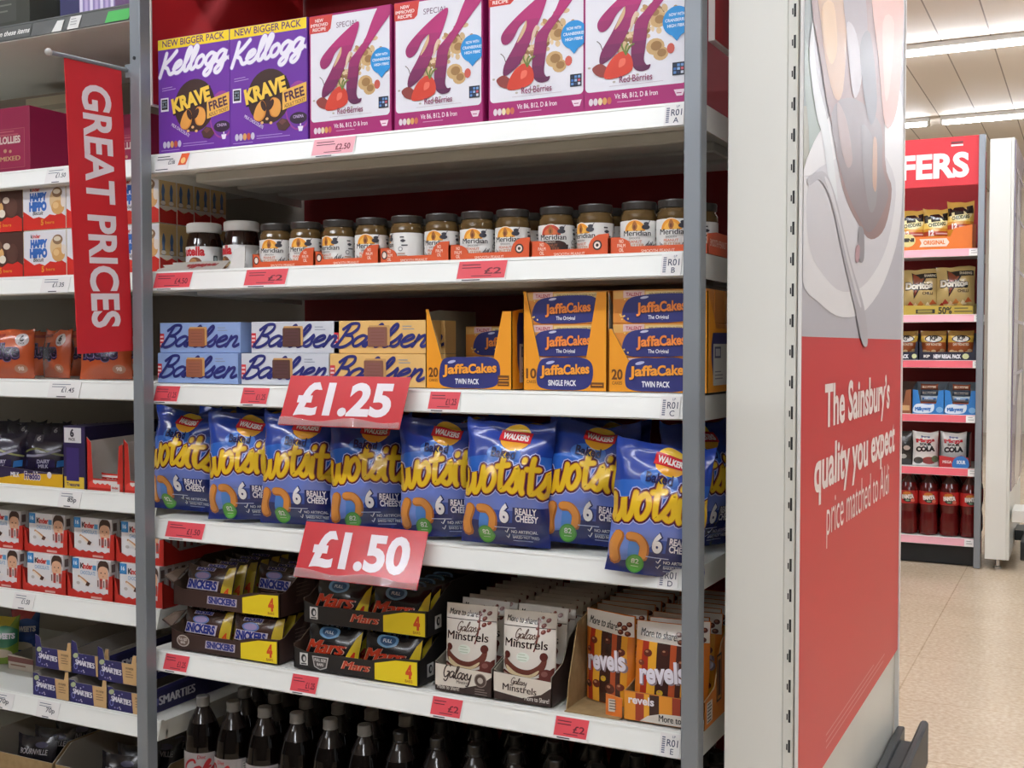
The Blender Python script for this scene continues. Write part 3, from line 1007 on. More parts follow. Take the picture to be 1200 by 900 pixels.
def special_art(W, H):
    a = Art()
    mg = 'a51f6c'
    a.rect(0, 0, W, H, mg, 1)
    a.rrect(.004, .034, W - .003, H - .003, .008, 'e6e6ee', 2)
    a.poly([(.0, H), (.0, H - .034), (.046, H - .034), (.053, H - .028), (.058, H)], 'c9372f', 3)
    for i, t in enumerate(('NEW', 'IMPROVED', 'RECIPE')):
        a.text(t, .0255, H - .0125 - i * .0088, .0062, 'f6e9e6', 4, w_=(.02, .042, .032)[i], bold=.02)
    a.text('SPECIAL', .093, H - .029, .0105, '5d2d55', 4, w_=.052, bold=-.005)
    def q(x, y):
        top, bot = 92 - .15 * (x - 65), 805 - .1 * (x - 65)
        return ((x - 66) / 482 * W, (bot - y) / (bot - top) * H)
    L = [(345, 122), (367, 132), (340, 230), (300, 330), (255, 440), (215, 510), (150, 560), (150, 500), (200, 400), (240, 310), (258, 265), (225, 300), (195, 360), (165, 390), (140, 385), (135, 345), (170, 290), (250, 205)]
    Rk = [(492, 10), (545, -25), (545, 70), (500, 140), (430, 245), (372, 340), (362, 420), (355, 480), (350, 535), (362, 562), (380, 560), (370, 585), (330, 595), (300, 570), (290, 500), (300, 420), (310, 345), (350, 290), (400, 220), (440, 115), (468, 50)]
    # cereal flakes behind the letter
    rr = random.Random(4)
    for i in range(120):
        t = rr.random()
        x = 200 + 250 * t + rr.uniform(-20, 45)
        y = 470 - 230 * t + rr.uniform(-60, 90) if t > .35 else 480 - 120 * t + rr.uniform(-60, 30)
        u, v = q(x, y)
        a.ell(u, v, rr.uniform(.004, .009), rr.uniform(.0025, .0055), rr.choice(('cdb084', 'b58f5c', 'e0c8a0', '8f6c42', 'd8bd92', 'b0805a')), 3, 9, rr.uniform(0, 180))
    for x, y, r_ in ((400, 470, .017), (425, 505, .014), (415, 335, .015), (395, 300, .012)):
        u, v = q(x, y)
        a.ell(u, v, r_, r_ * .85, 'c9a672', 4, 14)
        a.ell(u + .002, v + .001, r_ * .6, r_ * .5, '9b7444', 5, 12)
    u, v = q(470, 480)
    a.ell(u, v, .007, .009, 'c8584a', 6, 12)
    for P in (L, Rk):
        P = spline([q(*p) for p in P], 4, True)
        a.grad(P, '5a1748', 'b0246f', .05, .2, 7)
    P = [q(*p) for p in ((245, 300), (262, 262), (262, 300), (240, 350), (215, 380))]
    a.blob(P, 'd4b48a', 8)
    P = [q(*p) for p in ((310, 290), (318, 300), (300, 360), (285, 390), (292, 330))]
    a.blob(P, 'e3c8b0', 8)
    a.blob([q(*p) for p in ((110, 580), (150, 555), (190, 590), (175, 625), (130, 615))], '8c3a34', 8)
    a.blob([q(*p) for p in ((210, 520), (255, 492), (292, 520), (297, 585), (245, 622), (170, 632), (175, 580))], 'cf3d28', 9)
    a.blob([q(*p) for p in ((240, 535), (265, 530), (262, 560), (235, 575))], 'e8705a', 10)
    for dx in (-18, 0, 16):
        a.stroke([q(268, 510), q(268 + dx, 470), q(278 + dx * 1.6, 455)], .003, '6d7f3a', 10, 3)
    a.stroke([q(165, 520), q(150, 460), q(132, 440)], .0014, '4c3a34', 6, 3)
    for x, y in ((212, 648), (290, 632), (320, 612), (95, 577)):
        u, v = q(x, y)
        a.ell(u, v, .003, .002, 'b7b0a4', 4, 8)
    u, v = q(497, 342)
    a.ell(u, v, .0255, .0255, '1e8fd6', 9, 30)
    a.poly([(u - .012, v - .02), (u + .012, v - .02), (u, v - .034)], '1e8fd6', 9)
    for i, t in enumerate(('NOW WITH', 'CRANBERRIES', 'HIGH FIBRE')):
        a.text(t, u, v + .009 - i * .0095, .005, 'e6f2fb', 10, w_=(.028, .042, .034)[i], bold=.02)
    a.text('Red Berries', .1, .0455, .0115, '8a2a5a', 11, w_=.061, bold=.008)
    a.rect(.05, .041, .15, .0416, 'b9a9b4', 5)
    a.rect(W - .0285, .048, W - .006, .07, '141b2c', 6)
    for i in range(9):
        a.rect(W - .0265 + .0066 * (i % 3), .0505 + .0062 * (i // 3), W - .0215 + .0066 * (i % 3), .055 + .0062 * (i // 3), ('5d8ac6', '2b3c60', 'cfd6e6', '3f6db0', '8fb0dc', 'c65a6a', '22304a', '5d8ac6', '7aa0d0')[i], 7)
    for i in range(5):
        a.ell(.015 + i * .0088, .0165, .0042, .0065, ('e0d3da', 'e0d3da', 'e8d9b0', 'd9a05c', 'c96a4f')[i], 3, 12)
    a.text('Vit B6, B12, D & Iron', .1, .0185, .0085, 'f6e6ef', 3, w_=.08, bold=.012)
    a.lines(.065, .012, .06, 1, .005, .0012, 'd79abc', 3)
    a.poly([(W - .026, .024), (W - .006, .024), (W - .01, .013), (W - .021, .013)], 'f0d8e4', 3)
    a.rect(W - .021, .017, W - .012, .0185, mg, 4)
    return a

WS_ = .195
spk = Stock(carton(WS_, .07, .2465, 'a01d68', special_art(WS_, .245), 'cereal_box'))
for i, px in enumerate((364.5, 463, 572.5, 683)):
    spk.put((ax(px, YA), YA, ZS['A'] + .0005), (0, 0, 0), ('white and magenta cereal box beside the purple boxes', 'white and magenta cereal box, second along from the purple boxes', 'white and magenta cereal box, third along from the purple boxes', 'white and magenta cereal box beside the right grey upright')[i], 'cereal box', 'white and magenta cereal boxes')

# ================================================================ shelf B: jars
special('glass_cocoa', '2c1710', .07, noise_amt=.1, scale=6)
special('glass_peanut', '5f4a2b', .08, noise_amt=.12, scale=14)
special('lid_grey', '37332f', .3, noise_amt=.15, scale=10)
def nut_jar():
    o = empty('spread_jar')
    b = B()
    r = .0405
    b.lathe([(r * .8, 0), (r * .97, .004), (r, .012), (r, .062), (r * .98, .07), (r * .93, .082), (r * .84, .096), (r * .82, .1)], 'glass_cocoa', 36)
    b.build('glass', o)
    b = B()
    r2 = r + .0006
    b.lathe([(r2, .006), (r2, .064)], 'e9e9e6', 36, cap=False)
    a = Art()
    a.text('n', -.052, .044, .012, '1c1512', 2, 'L', bold=.045)
    a.text('utella', -.041, .044, .0185, 'c8242c', 2, 'L', w_=.052, bold=.045)
    for x, y, rx, ry, c in ((-.012, .026, .017, .014, '7a4a2c'), (-.016, .03, .009, .007, 'b98452'), (-.004, .022, .008, .006, 'd9b88c'), (-.02, .019, .007, .006, '5d2f1c')):
        a.ell(x, y, rx, ry, c, 2 if rx > .01 else 3, 14)
    a.ell(.012, .024, .007, .0045, 'b9c03a', 2, 10)
    a.ell(.017, .022, .005, .004, 'd9c84a', 3, 10)
    a.rect(.006, .014, .022, .016, '555045', 2)
    a.rect(.03, .028, .041, .044, '49504e', 2)
    a.ell(.0355, .036, .0036, .005, 'aab2ae', 3, 10)
    a.lines(.028, .022, .02, 4, .0035, .001, 'b3b3b0', 2)
    b.art(a, face_round(r2), cut=.006)
    b.build('label', o)
    b = B()
    b.lathe([(.0375, .096), (.0392, .098), (.0395, .112), (.0385, .1165), (.034, .1185)], 'e4e2dd', 36)
    b.build('lid', o)
    return o
YN = 2.02
nut = Stock(nut_jar())
n1, n2 = at(239.5, 300, YN), at(281.5, 300, YN)
nut.put((n1.x, YN, ZS['B'] - .003), (0, 0, R(28)), 'chocolate spread jar with white lid, left of the pair in the torn tray', 'jar', 'chocolate spread jars')
nut.put((n2.x, YN + .005, ZS['B'] - .003), (0, 0, R(-6)), 'chocolate spread jar with white lid, right of the pair, label turned away', 'jar', 'chocolate spread jars')
# their torn tray with the folded down front
t = tag(empty('carton_tray', (0, 0, ZS['B'] - .0029)), 'torn white carton tray with its front flap folded down under the chocolate spread jars', 'tray')
xa, xb = ax(192, YN - .06), ax(300, YN - .06)
b = B()
b.box(xa, xb - .004, YN - .055, YN + .14, -.0005 + .0006, .0008, GREYC)
b.extr([(xb - .004, YN - .055, .001), (xb - .004, YN + .14, .001), (xb - .004, YN + .14, .07), (xb - .004, YN - .02, .06), (xb - .004, YN - .05, .045)], (.002, 0, 0), 'b9b6b0', 'c9c6c0')
b.build('base', t)
b = B()
b.M = Matrix.Translation((xa, YN - .07, .018)) @ Matrix.Rotation(R(-62), 4, 'X')
fl = [(.012, -.03), (.2, -.03), (.186, .022), (.02, .022), (.03, .012), (.0, .01), (.018, -.002), (.004, -.012)]
b.extr([(u, 0, v) for u, v in fl], (0, .0016, 0), 'b3aea5', GREYC)
a = Art()
a.script('nutella'.replace('u', 'n'), .08, .006, .02, .085, .005, '9b2a2e', 2, rot=180, shear=0.0)
a.shift(.085, 0)
b.art(a, face_front(), clip=(.03, -.029, .18, .021))
b.build('front_flap', t)
b = B()
b.extr([(xb - .06, YN - .078, .001), (xb - .012, YN - .082, .001), (xb - .012, YN - .078, .055), (xb - .05, YN - .07, .05)], (0, .0016, 0), 'dedbd6', GREYC)
b.build('torn_flap', t)

def peanut_jar(kind):
    o = empty('peanut_butter_jar')
    r = .0335
    b = B()
    b.lathe([(r * .85, 0), (r * .98, .003), (r, .01), (r, .068), (r * .97, .074), (r * .88, .08), (r * .86, .083)], 'glass_peanut', 32)
    b.build('glass', o)
    b = B()
    b.lathe([(.0292, .0815), (.0312, .083), (.0316, .094), (.0305, .0965), (.026, .0972)], 'lid_grey', 32)
    b.build('lid', o)
    b = B()
    r2 = r + .0005
    b.lathe([(r2, .006), (r2, .062)], 'e8e7e3', 32, cap=False)
    a = Art()
    sun, sun2 = ('e8992e', 'f2b64a') if kind == 0 else ('b8402c', 'd0693a')
    P = [(-.004 + .0205 * cos(R(t)), .043 + .0205 * sin(R(t))) for t in range(0, 181, 12)]
    if kind == 1:
        a.rect(-.03, .007, .03, .026, '3a2018', 2)
        a.ell(-.002, .026, .028, .008, '3a2018', 2)
    a.cvx(P, 'efe7da', 1)
    a.cvx([(-.004 + .019 * cos(R(t)), .043 + .019 * sin(R(t))) for t in range(0, 181, 12)], sun, 2)
    a.cvx([(-.004 + .0135 * cos(R(t)), .043 + .0135 * sin(R(t))) for t in range(0, 181, 12)], sun2, 3)
    a.blob([(-.004, .061), (-.0085, .052), (-.006, .044), (-.002, .044), (.001, .052)], 'a5622a', 4)
    a.ell(-.004, .05, .002, .004, '6d3a18', 5, 8)
    a.ell(.016, .05, .0075, .0045, '3b3b44', 5, 14)
    a.ell(.017, .056, .005, .003, '3b3b44', 5, 12)
    a.stroke([(.02, .057), (.0235, .061)], .0012, '3b3b44', 5, 1)
    a.rect(-.026, .033, .026, .043, 'e8e7e3', 4)
    a.text('Meridian', .0, .0345, .0098, '1f1c22', 6, w_=.05, bold=.02)
    a.text('SMOOTH' if kind == 0 else 'CRUNCHY', -.004, .0285, .0034, '77706a' if kind == 0 else 'c9b8a8', 6, w_=.019, bold=.012)
    a.text('PEANUT', -.004, .0218, .0046, 'c96a3a' if kind == 0 else '9b5a3a', 6, w_=.026, bold=.012)
    a.text('BUTTER', -.002, .0155, .0046, 'c98a5a' if kind == 0 else '9b5a3a', 6, w_=.03, bold=.012)
    for i, (dx, h_) in enumerate(((.016, .009), (.0195, .014), (.023, .011), (.0265, .013), (.03, .008), (-.02, .007), (-.024, .01))):
        a.stroke([(.022 if dx > 0 else -.023, .007), (dx, .012 + h_ * .5), (dx + (.003 if dx > 0 else -.002), .012 + h_)], .003, '26242a', 6, 3, taper=lambda t: 1 - .75 * t)
    # the other side of the label
    for x, y, w_ in ((.045, .052, .008), (.047, .045, .01), (.05, .036, .012), (-.05, .045, .01), (-.052, .03, .012)):
        a.rect(x - w_ / 2, y, x + w_ / 2, y + .0025, '4a474a', 6)
    a.ell(.047, .046, .004, .003, '3b3b44', 6, 10)
    a.ell(.042, .03, .0045, .0045, '777277', 6, 12)
    a.ell(.042, .03, .0032, .0032, 'e8e7e3', 7, 12)
    a.lines(.036, .02, .02, 3, .0045, .0018, 'b98a6a', 6)
    b.art(a, face_round(r2), cut=.005)
    b.build('label', o)
    return o
YM = 1.952
pj = Stock(peanut_jar(0))
pj1 = Stock(peanut_jar(1))
jars = [(324, -8), (359, -10), (397.5, -32), (436, -6), (477.5, -85), (518, -14), (559.5, -2), (601, -12), (652, -6), (697.5, -38), (748.5, -2), (791, -2)]
trays = [(296.5, 368.5), (369.5, 444), (445.5, 526.5), (527.5, 621), (622.5, 713), (714.5, 829)]
def sightturn(x, y):                    # how far a jar at (x, y) must turn to face the aisle viewer
    return math.atan2(-x, y)
YT = YM - .037
for i, (px, tw) in enumerate(jars):
    x = ax(px, YM)
    (pj1 if i == 8 else pj).put((x, YM, ZS['B'] - .0015), (0, 0, sightturn(x, YM) * .75 + R(tw)),
        'peanut butter jar with a red sun on a brown and white label' if i == 8 else 'peanut butter jar, %s in the front row' % ORD[i], 'jar', 'peanut butter jars in the front row')
pj.put((ax(819, YM + .072), YM + .072, ZS['B'] - .0015), (0, 0, R(-40)), 'peanut butter jar seen just right of the right grey upright', 'jar', 'peanut butter jars in the second row')
for i in range(len(jars) - 1):
    x = ax(jars[i][0], YM)
    pj.put((x, YM + .072, ZS['B'] - .0015), (0, 0, R(random.Random(i).uniform(-60, 60))), 'peanut butter jar mostly hidden behind the front row of jars', 'jar', 'peanut butter jars in the second row')
FRONTM = 'd2552a'
def pb_tray(i, pa, pb_):
    xa, xb = ax(pa, YT), ax(pb_, YT)
    W = xb - xa
    t = B()
    lo, hi = .017, .034
    def humps():
        pts = [(0, 0), (W, 0)]
        if i == 5 or i % 2 == 0 and i != 2:
            pass
        right = i in (0, 1, 2, 4)
        left = i in (3, 5)
        if i == 3: right = True
        R_ = .036
        if right:
            pts += [(W, hi + .008)] + [(W - R_ * .35 - R_ * sin(R(t)) * .75, lo + (hi + .008 - lo) * cos(R(t))) for t in (15, 35, 55, 75, 90)]
        else:
            pts += [(W, lo)]
        if left or i in (2, 4):
            pts += [(R_ * .35 + R_ * sin(R(t)) * .75, lo + (hi - lo) * cos(R(t))) for t in (90, 70, 50, 30, 10)] + [(0, hi)]
        else:
            pts += [(.022, lo), (.016, hi - .004), (0, hi)]
        return pts
    side = [(0, 0), (.145, 0), (.145, .04), (.05, .04), (0, .034)]
    tray(t, W, .145, humps(), side, .04, FRONTM, 'b8633c')
    a = Art()
    a.text('SMOOTH PEANUT', W * .5, .0055, .0052, 'f4d9c6', 2, w_=min(.062, W * .4), bold=.008)
    bx = W - .022
    if i in (0, 1, 2):
        for k, s_ in enumerate(('NO', 'PALM', 'OIL')):
            a.text(s_, bx, .029 - k * .0078, .006, 'f4d9c6', 2, w_=(.008, .015, .009)[k], bold=.02)
    if i in (2, 3, 4, 5):
        for k, s_ in enumerate(('NO', 'PALM', 'OIL')):
            a.text(s_, .022 if i != 3 else .018, .024 - k * .0078, .006, 'f4d9c6', 2, w_=(.008, .015, .009)[k], bold=.02)
    if i in (0, 1, 2):
        a.ell(.011, .02, .007, .0085, '3a2a26', 2, 18)
        a.ell(.011, .02, .0045, .006, 'e9d9cc', 3, 16)
    if i in (3, 4):
        a.ell(bx, .022, .009, .009, '3a2a26', 2, 18)
        a.ell(bx, .022, .0062, .0062, 'e9d9cc', 3, 16)
        a.ell(bx, .022, .003, .003, '3a2a26', 4, 12)
    t.art(a, face_front())
    a = Art()
    a.text('SMOOTH PEANUT', .06, .014, .012, 'f0d3c0', 2, w_=.1, bold=.01)
    t.art(a, face_right(W))
    o = t.build('carton_tray', None, (xa, YT, ZS['B'] - .0029))
    tag(o, 'orange carton tray of peanut butter jars, %s of the six trays' % ORD[i], 'tray', 'orange jar trays')
for i, (pa, pb_) in enumerate(trays):
    pb_tray(i, pa, pb_)

# ================================================================ shelf C: biscuits
def leibniz_box(base, choc, name='biscuit_box'):
    W, D, H = .226, .045, .0655
    b = B()
    b.box(0, W, 0, D, 0, H, base, .001)
    a = Art()
    a.rect(0, .012, .013, .042, 'c8303a', 2)
    for i in range(3): a.rect(.002, .017 + i * .008, .011, .021 + i * .008, 'e9c9c9', 3)
    a.script('Bahlsen', .006, .014, .044, .218, .0062, '262a72', 5, rot=0, shear=.45)
    a.rrect(.086, .016, .136, .056, .003, 'c89a5e', 7)
    a.rrect(.084, .0135, .13, .0525, .003, choc, 8)
    a.rrect(.089, .018, .125, .048, .003, choc[:-2] + '%02x' % min(255, int(choc[-2:], 16) + 10), 9)
    for k in range(4): a.rect(.091, .0225 + .0065 * k, .123, .0235 + .0065 * k, '7c4a34' if choc != '5a3a30' else '4a2d26', 10)
    a.lines(.165, .053, .028, 2, .0055, .0016, '8f97a8', 2)
    a.rect(0, .0655, W, .066, base, 1)
    b.art(a, face_front(), clip=(.001, .001, W - .001, H - .001))
    return b.build(name)
YC = 1.905
zc = ZS['C'] + .0002
for cols, base, choc, nm in (((187.5, 184.5), '8fa8d8', '9a5c3c', 'light blue'), ((294.5, 282.5), 'cfd2da', '5a3a30', 'silver white'), ((391, 386.5), 'e6ba72', '8a5a48', 'golden yellow')):
    st = Stock(leibniz_box(base, choc))
    for k, (px, yo, dz) in enumerate(((cols[1], 0., 0), (cols[0], .004, .0662))):
        st.put((ax(px, YC + yo), YC + yo, zc + dz), (0, 0, 0), '%s biscuit box with a chocolate biscuit picture, %s of its stack' % (nm, ('bottom', 'top')[k]), 'biscuit box', 'biscuit boxes in stacks of two')
    for r in (1,):
        for k in (0, 1):
            st.put((ax(cols[1], YC) + .012, YC + .052 * r + .002, zc + .0662 * k), (0, 0, 0), '%s biscuit box hidden behind the %s box of the front stack' % (nm, ('bottom', 'top')[k]), 'biscuit box', 'biscuit boxes behind')

OR, NAVY = 'ea9a1e', '2b2f72'
def jaffa_word(a, x, y, w_, h, col, k, rot=3):
    a.text('Jaffa', x - w_ * .22, y - .001, h, '241f4a', k, w_=w_ * .5, bold=.07, rot=rot, shear=.05)
    a.text('Cakes', x + w_ * .26, y + .001, h, '241f4a', k, w_=w_ * .52, bold=.07, rot=rot, shear=.05)
    a.text('Jaffa', x - w_ * .22, y, h, col, k + 1, w_=w_ * .48, bold=.035, rot=rot, shear=.05)
    a.text('Cakes', x + w_ * .26, y + .002, h, col, k + 1, w_=w_ * .5, bold=.035, rot=rot, shear=.05)

def jaffa_box():
    W, D, H = .17, .055, .0595
    b = B()
    b.box(0, W, 0, D, 0, H, 'd98a35', .001)
    a = Art()
    a.rect(0, H - .016, W, H, 'd8a458', 1)
    a.cvx([(.02, H - .014), (.06, H - .012), (.06, H), (.02, H)], 'd9b8b4', 2)
    a.text('TALENT', .04, H - .011, .006, 'b24a5a', 3, w_=.03, bold=.03)
    a.rect(.062, H - .0125, W - .018, H - .0035, 'e3c98c', 2)
    a.text('WIN YOUR GOLDEN BUZZER TICKETS', .108, H - .01, .0042, '6d4a2a', 3, w_=.08, bold=.012)
    a.blob([(.018, .02), (.03, .043), (.06, .05), (.1, .052), (.14, .049), (.158, .03), (.152, .008), (.12, .002), (.06, .0), (.026, .004)], NAVY, 3)
    for i in range(12):
        rr = random.Random(i)
        a.ell(rr.choice((rr.uniform(.012, .03), rr.uniform(.145, .162))), rr.uniform(.004, .05), .0018, .0018, 'e9c46a', 4, 6)
    a.ell(.06, .0455, .008, .0022, 'c9cbe0', 5, 12, 8)
    jaffa_word(a, .088, .02, .094, .0165, 'ee8a3c', 6)
    a.text('The Original', .086, .0075, .0065, 'f1f1f6', 6, w_=.038, bold=.014)
    b.art(a, face_front(), clip=(.001, .001, W - .001, H - .001))
    return b.build('biscuit_box')
jb = Stock(jaffa_box())
def jaffa_tray(px, W, Hl, Hr, count, sub, label, D=.2, cutl=(.052, .052), right_full=True):
    t = empty('carton_tray', (ax(px, YC), YC, ZS['C'] + .0002))
    b = B()
    zb = .056
    cl, cr = cutl
    front = [(0, 0), (W, 0), (W, Hr), (W - .02, Hr), (W - cr, zb - .004), (W * .52, zb + .003), (cl, zb), (.006, Hl), (0, Hl)]
    side = [(0, 0), (D, 0), (D, Hl), (.05, Hl), (0, Hr)]
    tray(b, W, D, front, side, Hl * .75, OR, GREYC)
    a = Art()
    a.blob([(cl - .006, .02), (cl, .052), (cl + .02, .06), (W * .5, .06), (W - cr - .01, .0605), (W - cr + .012, .05), (W - cr + .014, .022), (W - cr, .004), (W * .5, .0), (cl + .004, .004)], NAVY, 2)
    a.ell(cl + .022, .051, .009, .0028, 'b9bce0', 3, 12, 12)
    jaffa_word(a, (cl + W - cr) / 2 + .002, .029, (W - cl - cr) * .98 + .012, .0165, 'f3a032', 4)
    a.text(sub, (cl + W - cr) / 2, .009, .0095, 'f1f1f6', 4, w_=.052 if 'T' == sub[0] else .056, bold=.03)
    a.text(count, .017, .022, .017, '6a3d14', 2, w_=.021, bold=.03)
    a.text('CAKES', .017, .0125, .0055, '8a5a20', 2, w_=.019, bold=.01)
    if count == '20':
        for k in (0, 1): a.rect(W - .03, .006 + k * .011, W - .006, .015 + k * .011, '6a3d14', 2)
        for k in (0, 1): a.rect(W - .028, .009 + k * .011, W - .008, .0105 + k * .011, OR, 3)
    else:
        a.rect(W - .032, .006, W - .006, .0155, '6a3d14', 2)
        a.rect(W - .029, .01, W - .009, .0115, OR, 3)
    b.art(a, face_front(), clip=(.001, .0008, W - .001, Hr))
    a = Art()
    a.poly([(.02, Hl - .03), (.028, Hl - .008), (D - .01, Hl - .006), (D - .008, .03), (.03, .03), (.022, .05)], NAVY, 2)
    a.rect(.03, .012, .12, .085, 'd8d8d2', 3)
    a.rect(.038, .06, .075, .08, '55587a', 4)
    a.rect(.043, .0635, .07, .0765, 'c9c9cf', 5)
    a.lines(.04, .035, .05, 3, .006, .002, '8a8a90', 4)
    b.art(a, face_right(W), clip=(.001, .001, D - .002, Hl - .002))
    b.build('card_body', t)
    return tag(t, label, 'tray', 'orange biscuit trays')
W1 = ax(600, YC) - ax(499, YC)
jaffa_tray(499, W1, .152, .146, '20', 'TWIN PACK', 'nearly empty orange biscuit tray with high pointed sides, left of the full trays', cutl=(.036, .04))
W2 = ax(705, YC) - ax(613, YC)
W2 = ax(711.5, YC) - ax(613, YC)
jaffa_tray(613, W2, .182, .178, '10', 'SINGLE PACK', 'full orange biscuit tray marked 10, between the two trays marked 20', cutl=(.034, .042))
W3 = ax(829.5, YC) - ax(713, YC)
jaffa_tray(713, W3, .112, .176, '20', 'TWIN PACK', 'full orange biscuit tray marked 20, half behind the right grey upright', cutl=(.038, .042))
bz = ZS['C'] + .0015
BX = .17
jb.put((ax(499, YC) + W1 - BX - .004, YC + .135, bz + .0), (0, 0, 0), 'lower orange biscuit box at the back of the nearly empty tray', 'biscuit box', 'orange biscuit boxes')
jb.put((ax(499, YC) + W1 - BX - .004, YC + .135, bz + .06), (0, 0, 0), 'upper orange biscuit box at the back of the nearly empty tray', 'biscuit box', 'orange biscuit boxes')
for px, W, nm in ((613, W2, 'tray marked 10'), (713, W3, 'tray beside the upright')):
    for d in range(3):
        for k in range(3):
            jb.put((ax(px, YC) + (W - BX) / 2, YC + .004 + d * .0575, bz + .06 * k), (0, 0, 0),
                   ('%s orange box at the front of the %s' % (('bottom', 'middle', 'top')[k], nm)) if d == 0 else '%s orange box hidden %s in the %s' % (('bottom', 'middle', 'top')[k], ('', 'second', 'third')[d], nm), 'biscuit box', 'orange biscuit boxes')
# ================================================================ shelf D: cheese puff bags
def puff_art(W, H, seed=0):
    a = Art()
    a.rect(-W / 2, 0, W / 2, H, '1f3d98', 1)
    a.rect(-W / 2, 0, W / 2, H * .2, '1a2868', 2)
    a.rect(-W / 2, H * .30, W / 2, H * .48, '6c80cc', 3)
    a.rect(-W / 2, H * .2, W / 2, H * .3, '2f50ac', 2)
    a.blob([(-W * .5, H * .46), (-W * .2, H * .50), (W * .2, H * .52), (W * .5, H * .55), (W * .5, H * .72), (0, H * .74), (-W * .5, H * .68)], '2c62bc', 2)
    a.blob([(-W * .5, H * .12), (-W * .3, H * .1), (-W * .1, H * .2), (-W * .02, H * .33), (-W * .5, H * .36)], '6e8fdd', 2)
    a.blob([(-W * .28, H * .13), (-W * .2, H * .1), (-W * .12, H * .2), (-W * .16, H * .3), (-W * .26, H * .3)], '4a86d6', 3)
    # round crest with a red band
    cx, cy = .012, H * .885
    a.ell(cx, cy, .028, .0245, 'f0c93a', 4, 26)
    a.ell(cx, cy - .006, .0275, .0165, 'e8a52a', 5, 26)
    a.cvx([(cx - .031, cy - .006), (cx + .029, cy - .011), (cx + .032, cy + .008), (cx - .028, cy + .013)], 'b3202a', 6)
    a.cvx([(cx - .0295, cy - .0045), (cx + .028, cy - .0092), (cx + .0305, cy + .0065), (cx - .027, cy + .0112)], 'cf2632', 7)
    a.text('WALKERS', cx, cy - .004, .0095, 'f2ece8', 8, w_=.05, bold=.045, rot=-5)
    a.ell(-.006, H * .75, .034, .017, '3a74cc', 3, 18)
    a.text('Baked', -.006, H * .722, .0165, '131c52', 16, w_=.048, bold=.025, rot=-3)
    a.script('wotsits', -W * .47, H * .4, .082, W * .96, .0096, 'e7bf2b', 14, rot=1, shear=.1, bend=.012,
             outline=[(.0125, 'b3b8e6', 6), (.0085, '4b1a3e', 8), (.0028, 'b8701f', 11)])
    rr = random.Random(seed)
    for P, w_ in (([(-W * .41, H * .1), (-W * .43, H * .19), (-W * .39, H * .29)], .021), ([(-W * .27, H * .30), (-W * .18, H * .295), (-W * .115, H * .235), (-W * .12, H * .15)], .0175)):
        a.stroke(P, w_, 'ad682a', 6)
        a.stroke([(p[0] - .0014, p[1] + .0014) for p in P], w_ * .74, 'd9903f', 8)
    a.text('6', .004, H * .205, .031, '16235e', 6, w_=.021, bold=.09)
    a.text('6', .003, H * .207, .031, 'f2f2f6', 9, w_=.018, bold=.05)
    a.cvx([(.018, H * .2), (W * .5, H * .19), (W * .5, H * .325), (.02, H * .33)], '1a2562', 5)
    a.text('REALLY', .024, H * .273, .0115, 'ece9f0', 7, 'L', w_=.04, bold=.03, rot=-2)
    a.text('CHEESY', .024, H * .214, .0115, 'ece9f0', 7, 'L', w_=.043, bold=.03, rot=-2)
    a.ell(-W * .2, H * .085, .0165, .0175, '4c9a3c', 9, 22)
    a.ell(-W * .2, H * .085, .014, .015, '62b04c', 10, 22)
    a.text('82', -W * .2, H * .08, .01, 'e9f4e2', 11, w_=.014, bold=.02)
    a.rect(-W * .24, H * .055, -W * .16, H * .06, 'cfe6c4', 11)
    for i, (y, t) in enumerate(((H * .115, 'NO ARTIFICIAL'), (H * .065, 'BAKED NOT FRIED'))):
        a.stroke([(.004, y + .003), (.0065, y), (.011, y + .008)], .0018, 'e6eaf6', 7, 1)
        a.text(t, .016, y, .0055, 'dfe4f4', 7, 'L', w_=.05, bold=.012)
        a.lines(.016, y - .005, .05, 1, .004, .0014, '9fb0dc', 7)
    a.lines(-.02, H * .155, .06, 1, .005, .0016, 'b9c6ea', 7)
    return a

YD = ZS['D']
PW, PH = .170, .229
def puff_bag(seed):
    b = B()
    bag(b, PW, PH, .088, '1a3288', puff_art(PW, PH, seed), seed, .0085, .075, 20, 26)
    return b.build('snack_bag')
pstock = [Stock(puff_bag(s)) for s in (1.3, 4.7, 8.2)]
bags = [  # px centre, y, turn, roll (clockwise +), lean back, dz, variant
    (214, 1.945, 8, 2, 3, .0, 0), (287, 1.915, 22, 0, 4, .0, 1), (350, 1.905, 20, 2, 3, -.002, 2), (433, 1.925, 26, 0, 4, .0, 0),
    (517, 1.915, 20, 0, 4, .0, 1), (592, 1.885, 14, 3, 2, -.004, 2), (687, 1.935, 16, 4, 6, -.002, 0), (766, 1.862, 17, 6, 0, -.026, 1)]
for i, (px, y, tz, roll, lean, dz, v) in enumerate(bags):
    p = ax(px, y)
    ang = R(roll)
    z = YD + .004 + dz + (abs(sin(ang)) * PW * .5 if dz > -.01 else 0)
    M = Matrix.Rotation(R(tz), 4, 'Z') @ Matrix.Rotation(R(-lean), 4, 'X') @ Matrix.Rotation(ang, 4, 'Y')
    o = pstock[v].put((p, y, z), M.to_euler(), 'blue bag of cheese puffs, %s on the fourth shelf' % ORD[i] if i not in (5, 7) else ('blue bag of cheese puffs leaning over the shelf edge, right of the lower price sign', 'blue bag of cheese puffs hanging over the shelf edge by the right upright')[i == 7], 'snack bag', 'blue bags of cheese puffs')
M = Matrix.Rotation(R(62), 4, 'Z') @ Matrix.Rotation(R(-3), 4, 'X')
pstock[2].put((-.640, 2.03, YD + .004), M.to_euler(), 'blue bag of cheese puffs seen in the slot right of the right upright', 'snack bag', 'blue bags of cheese puffs')
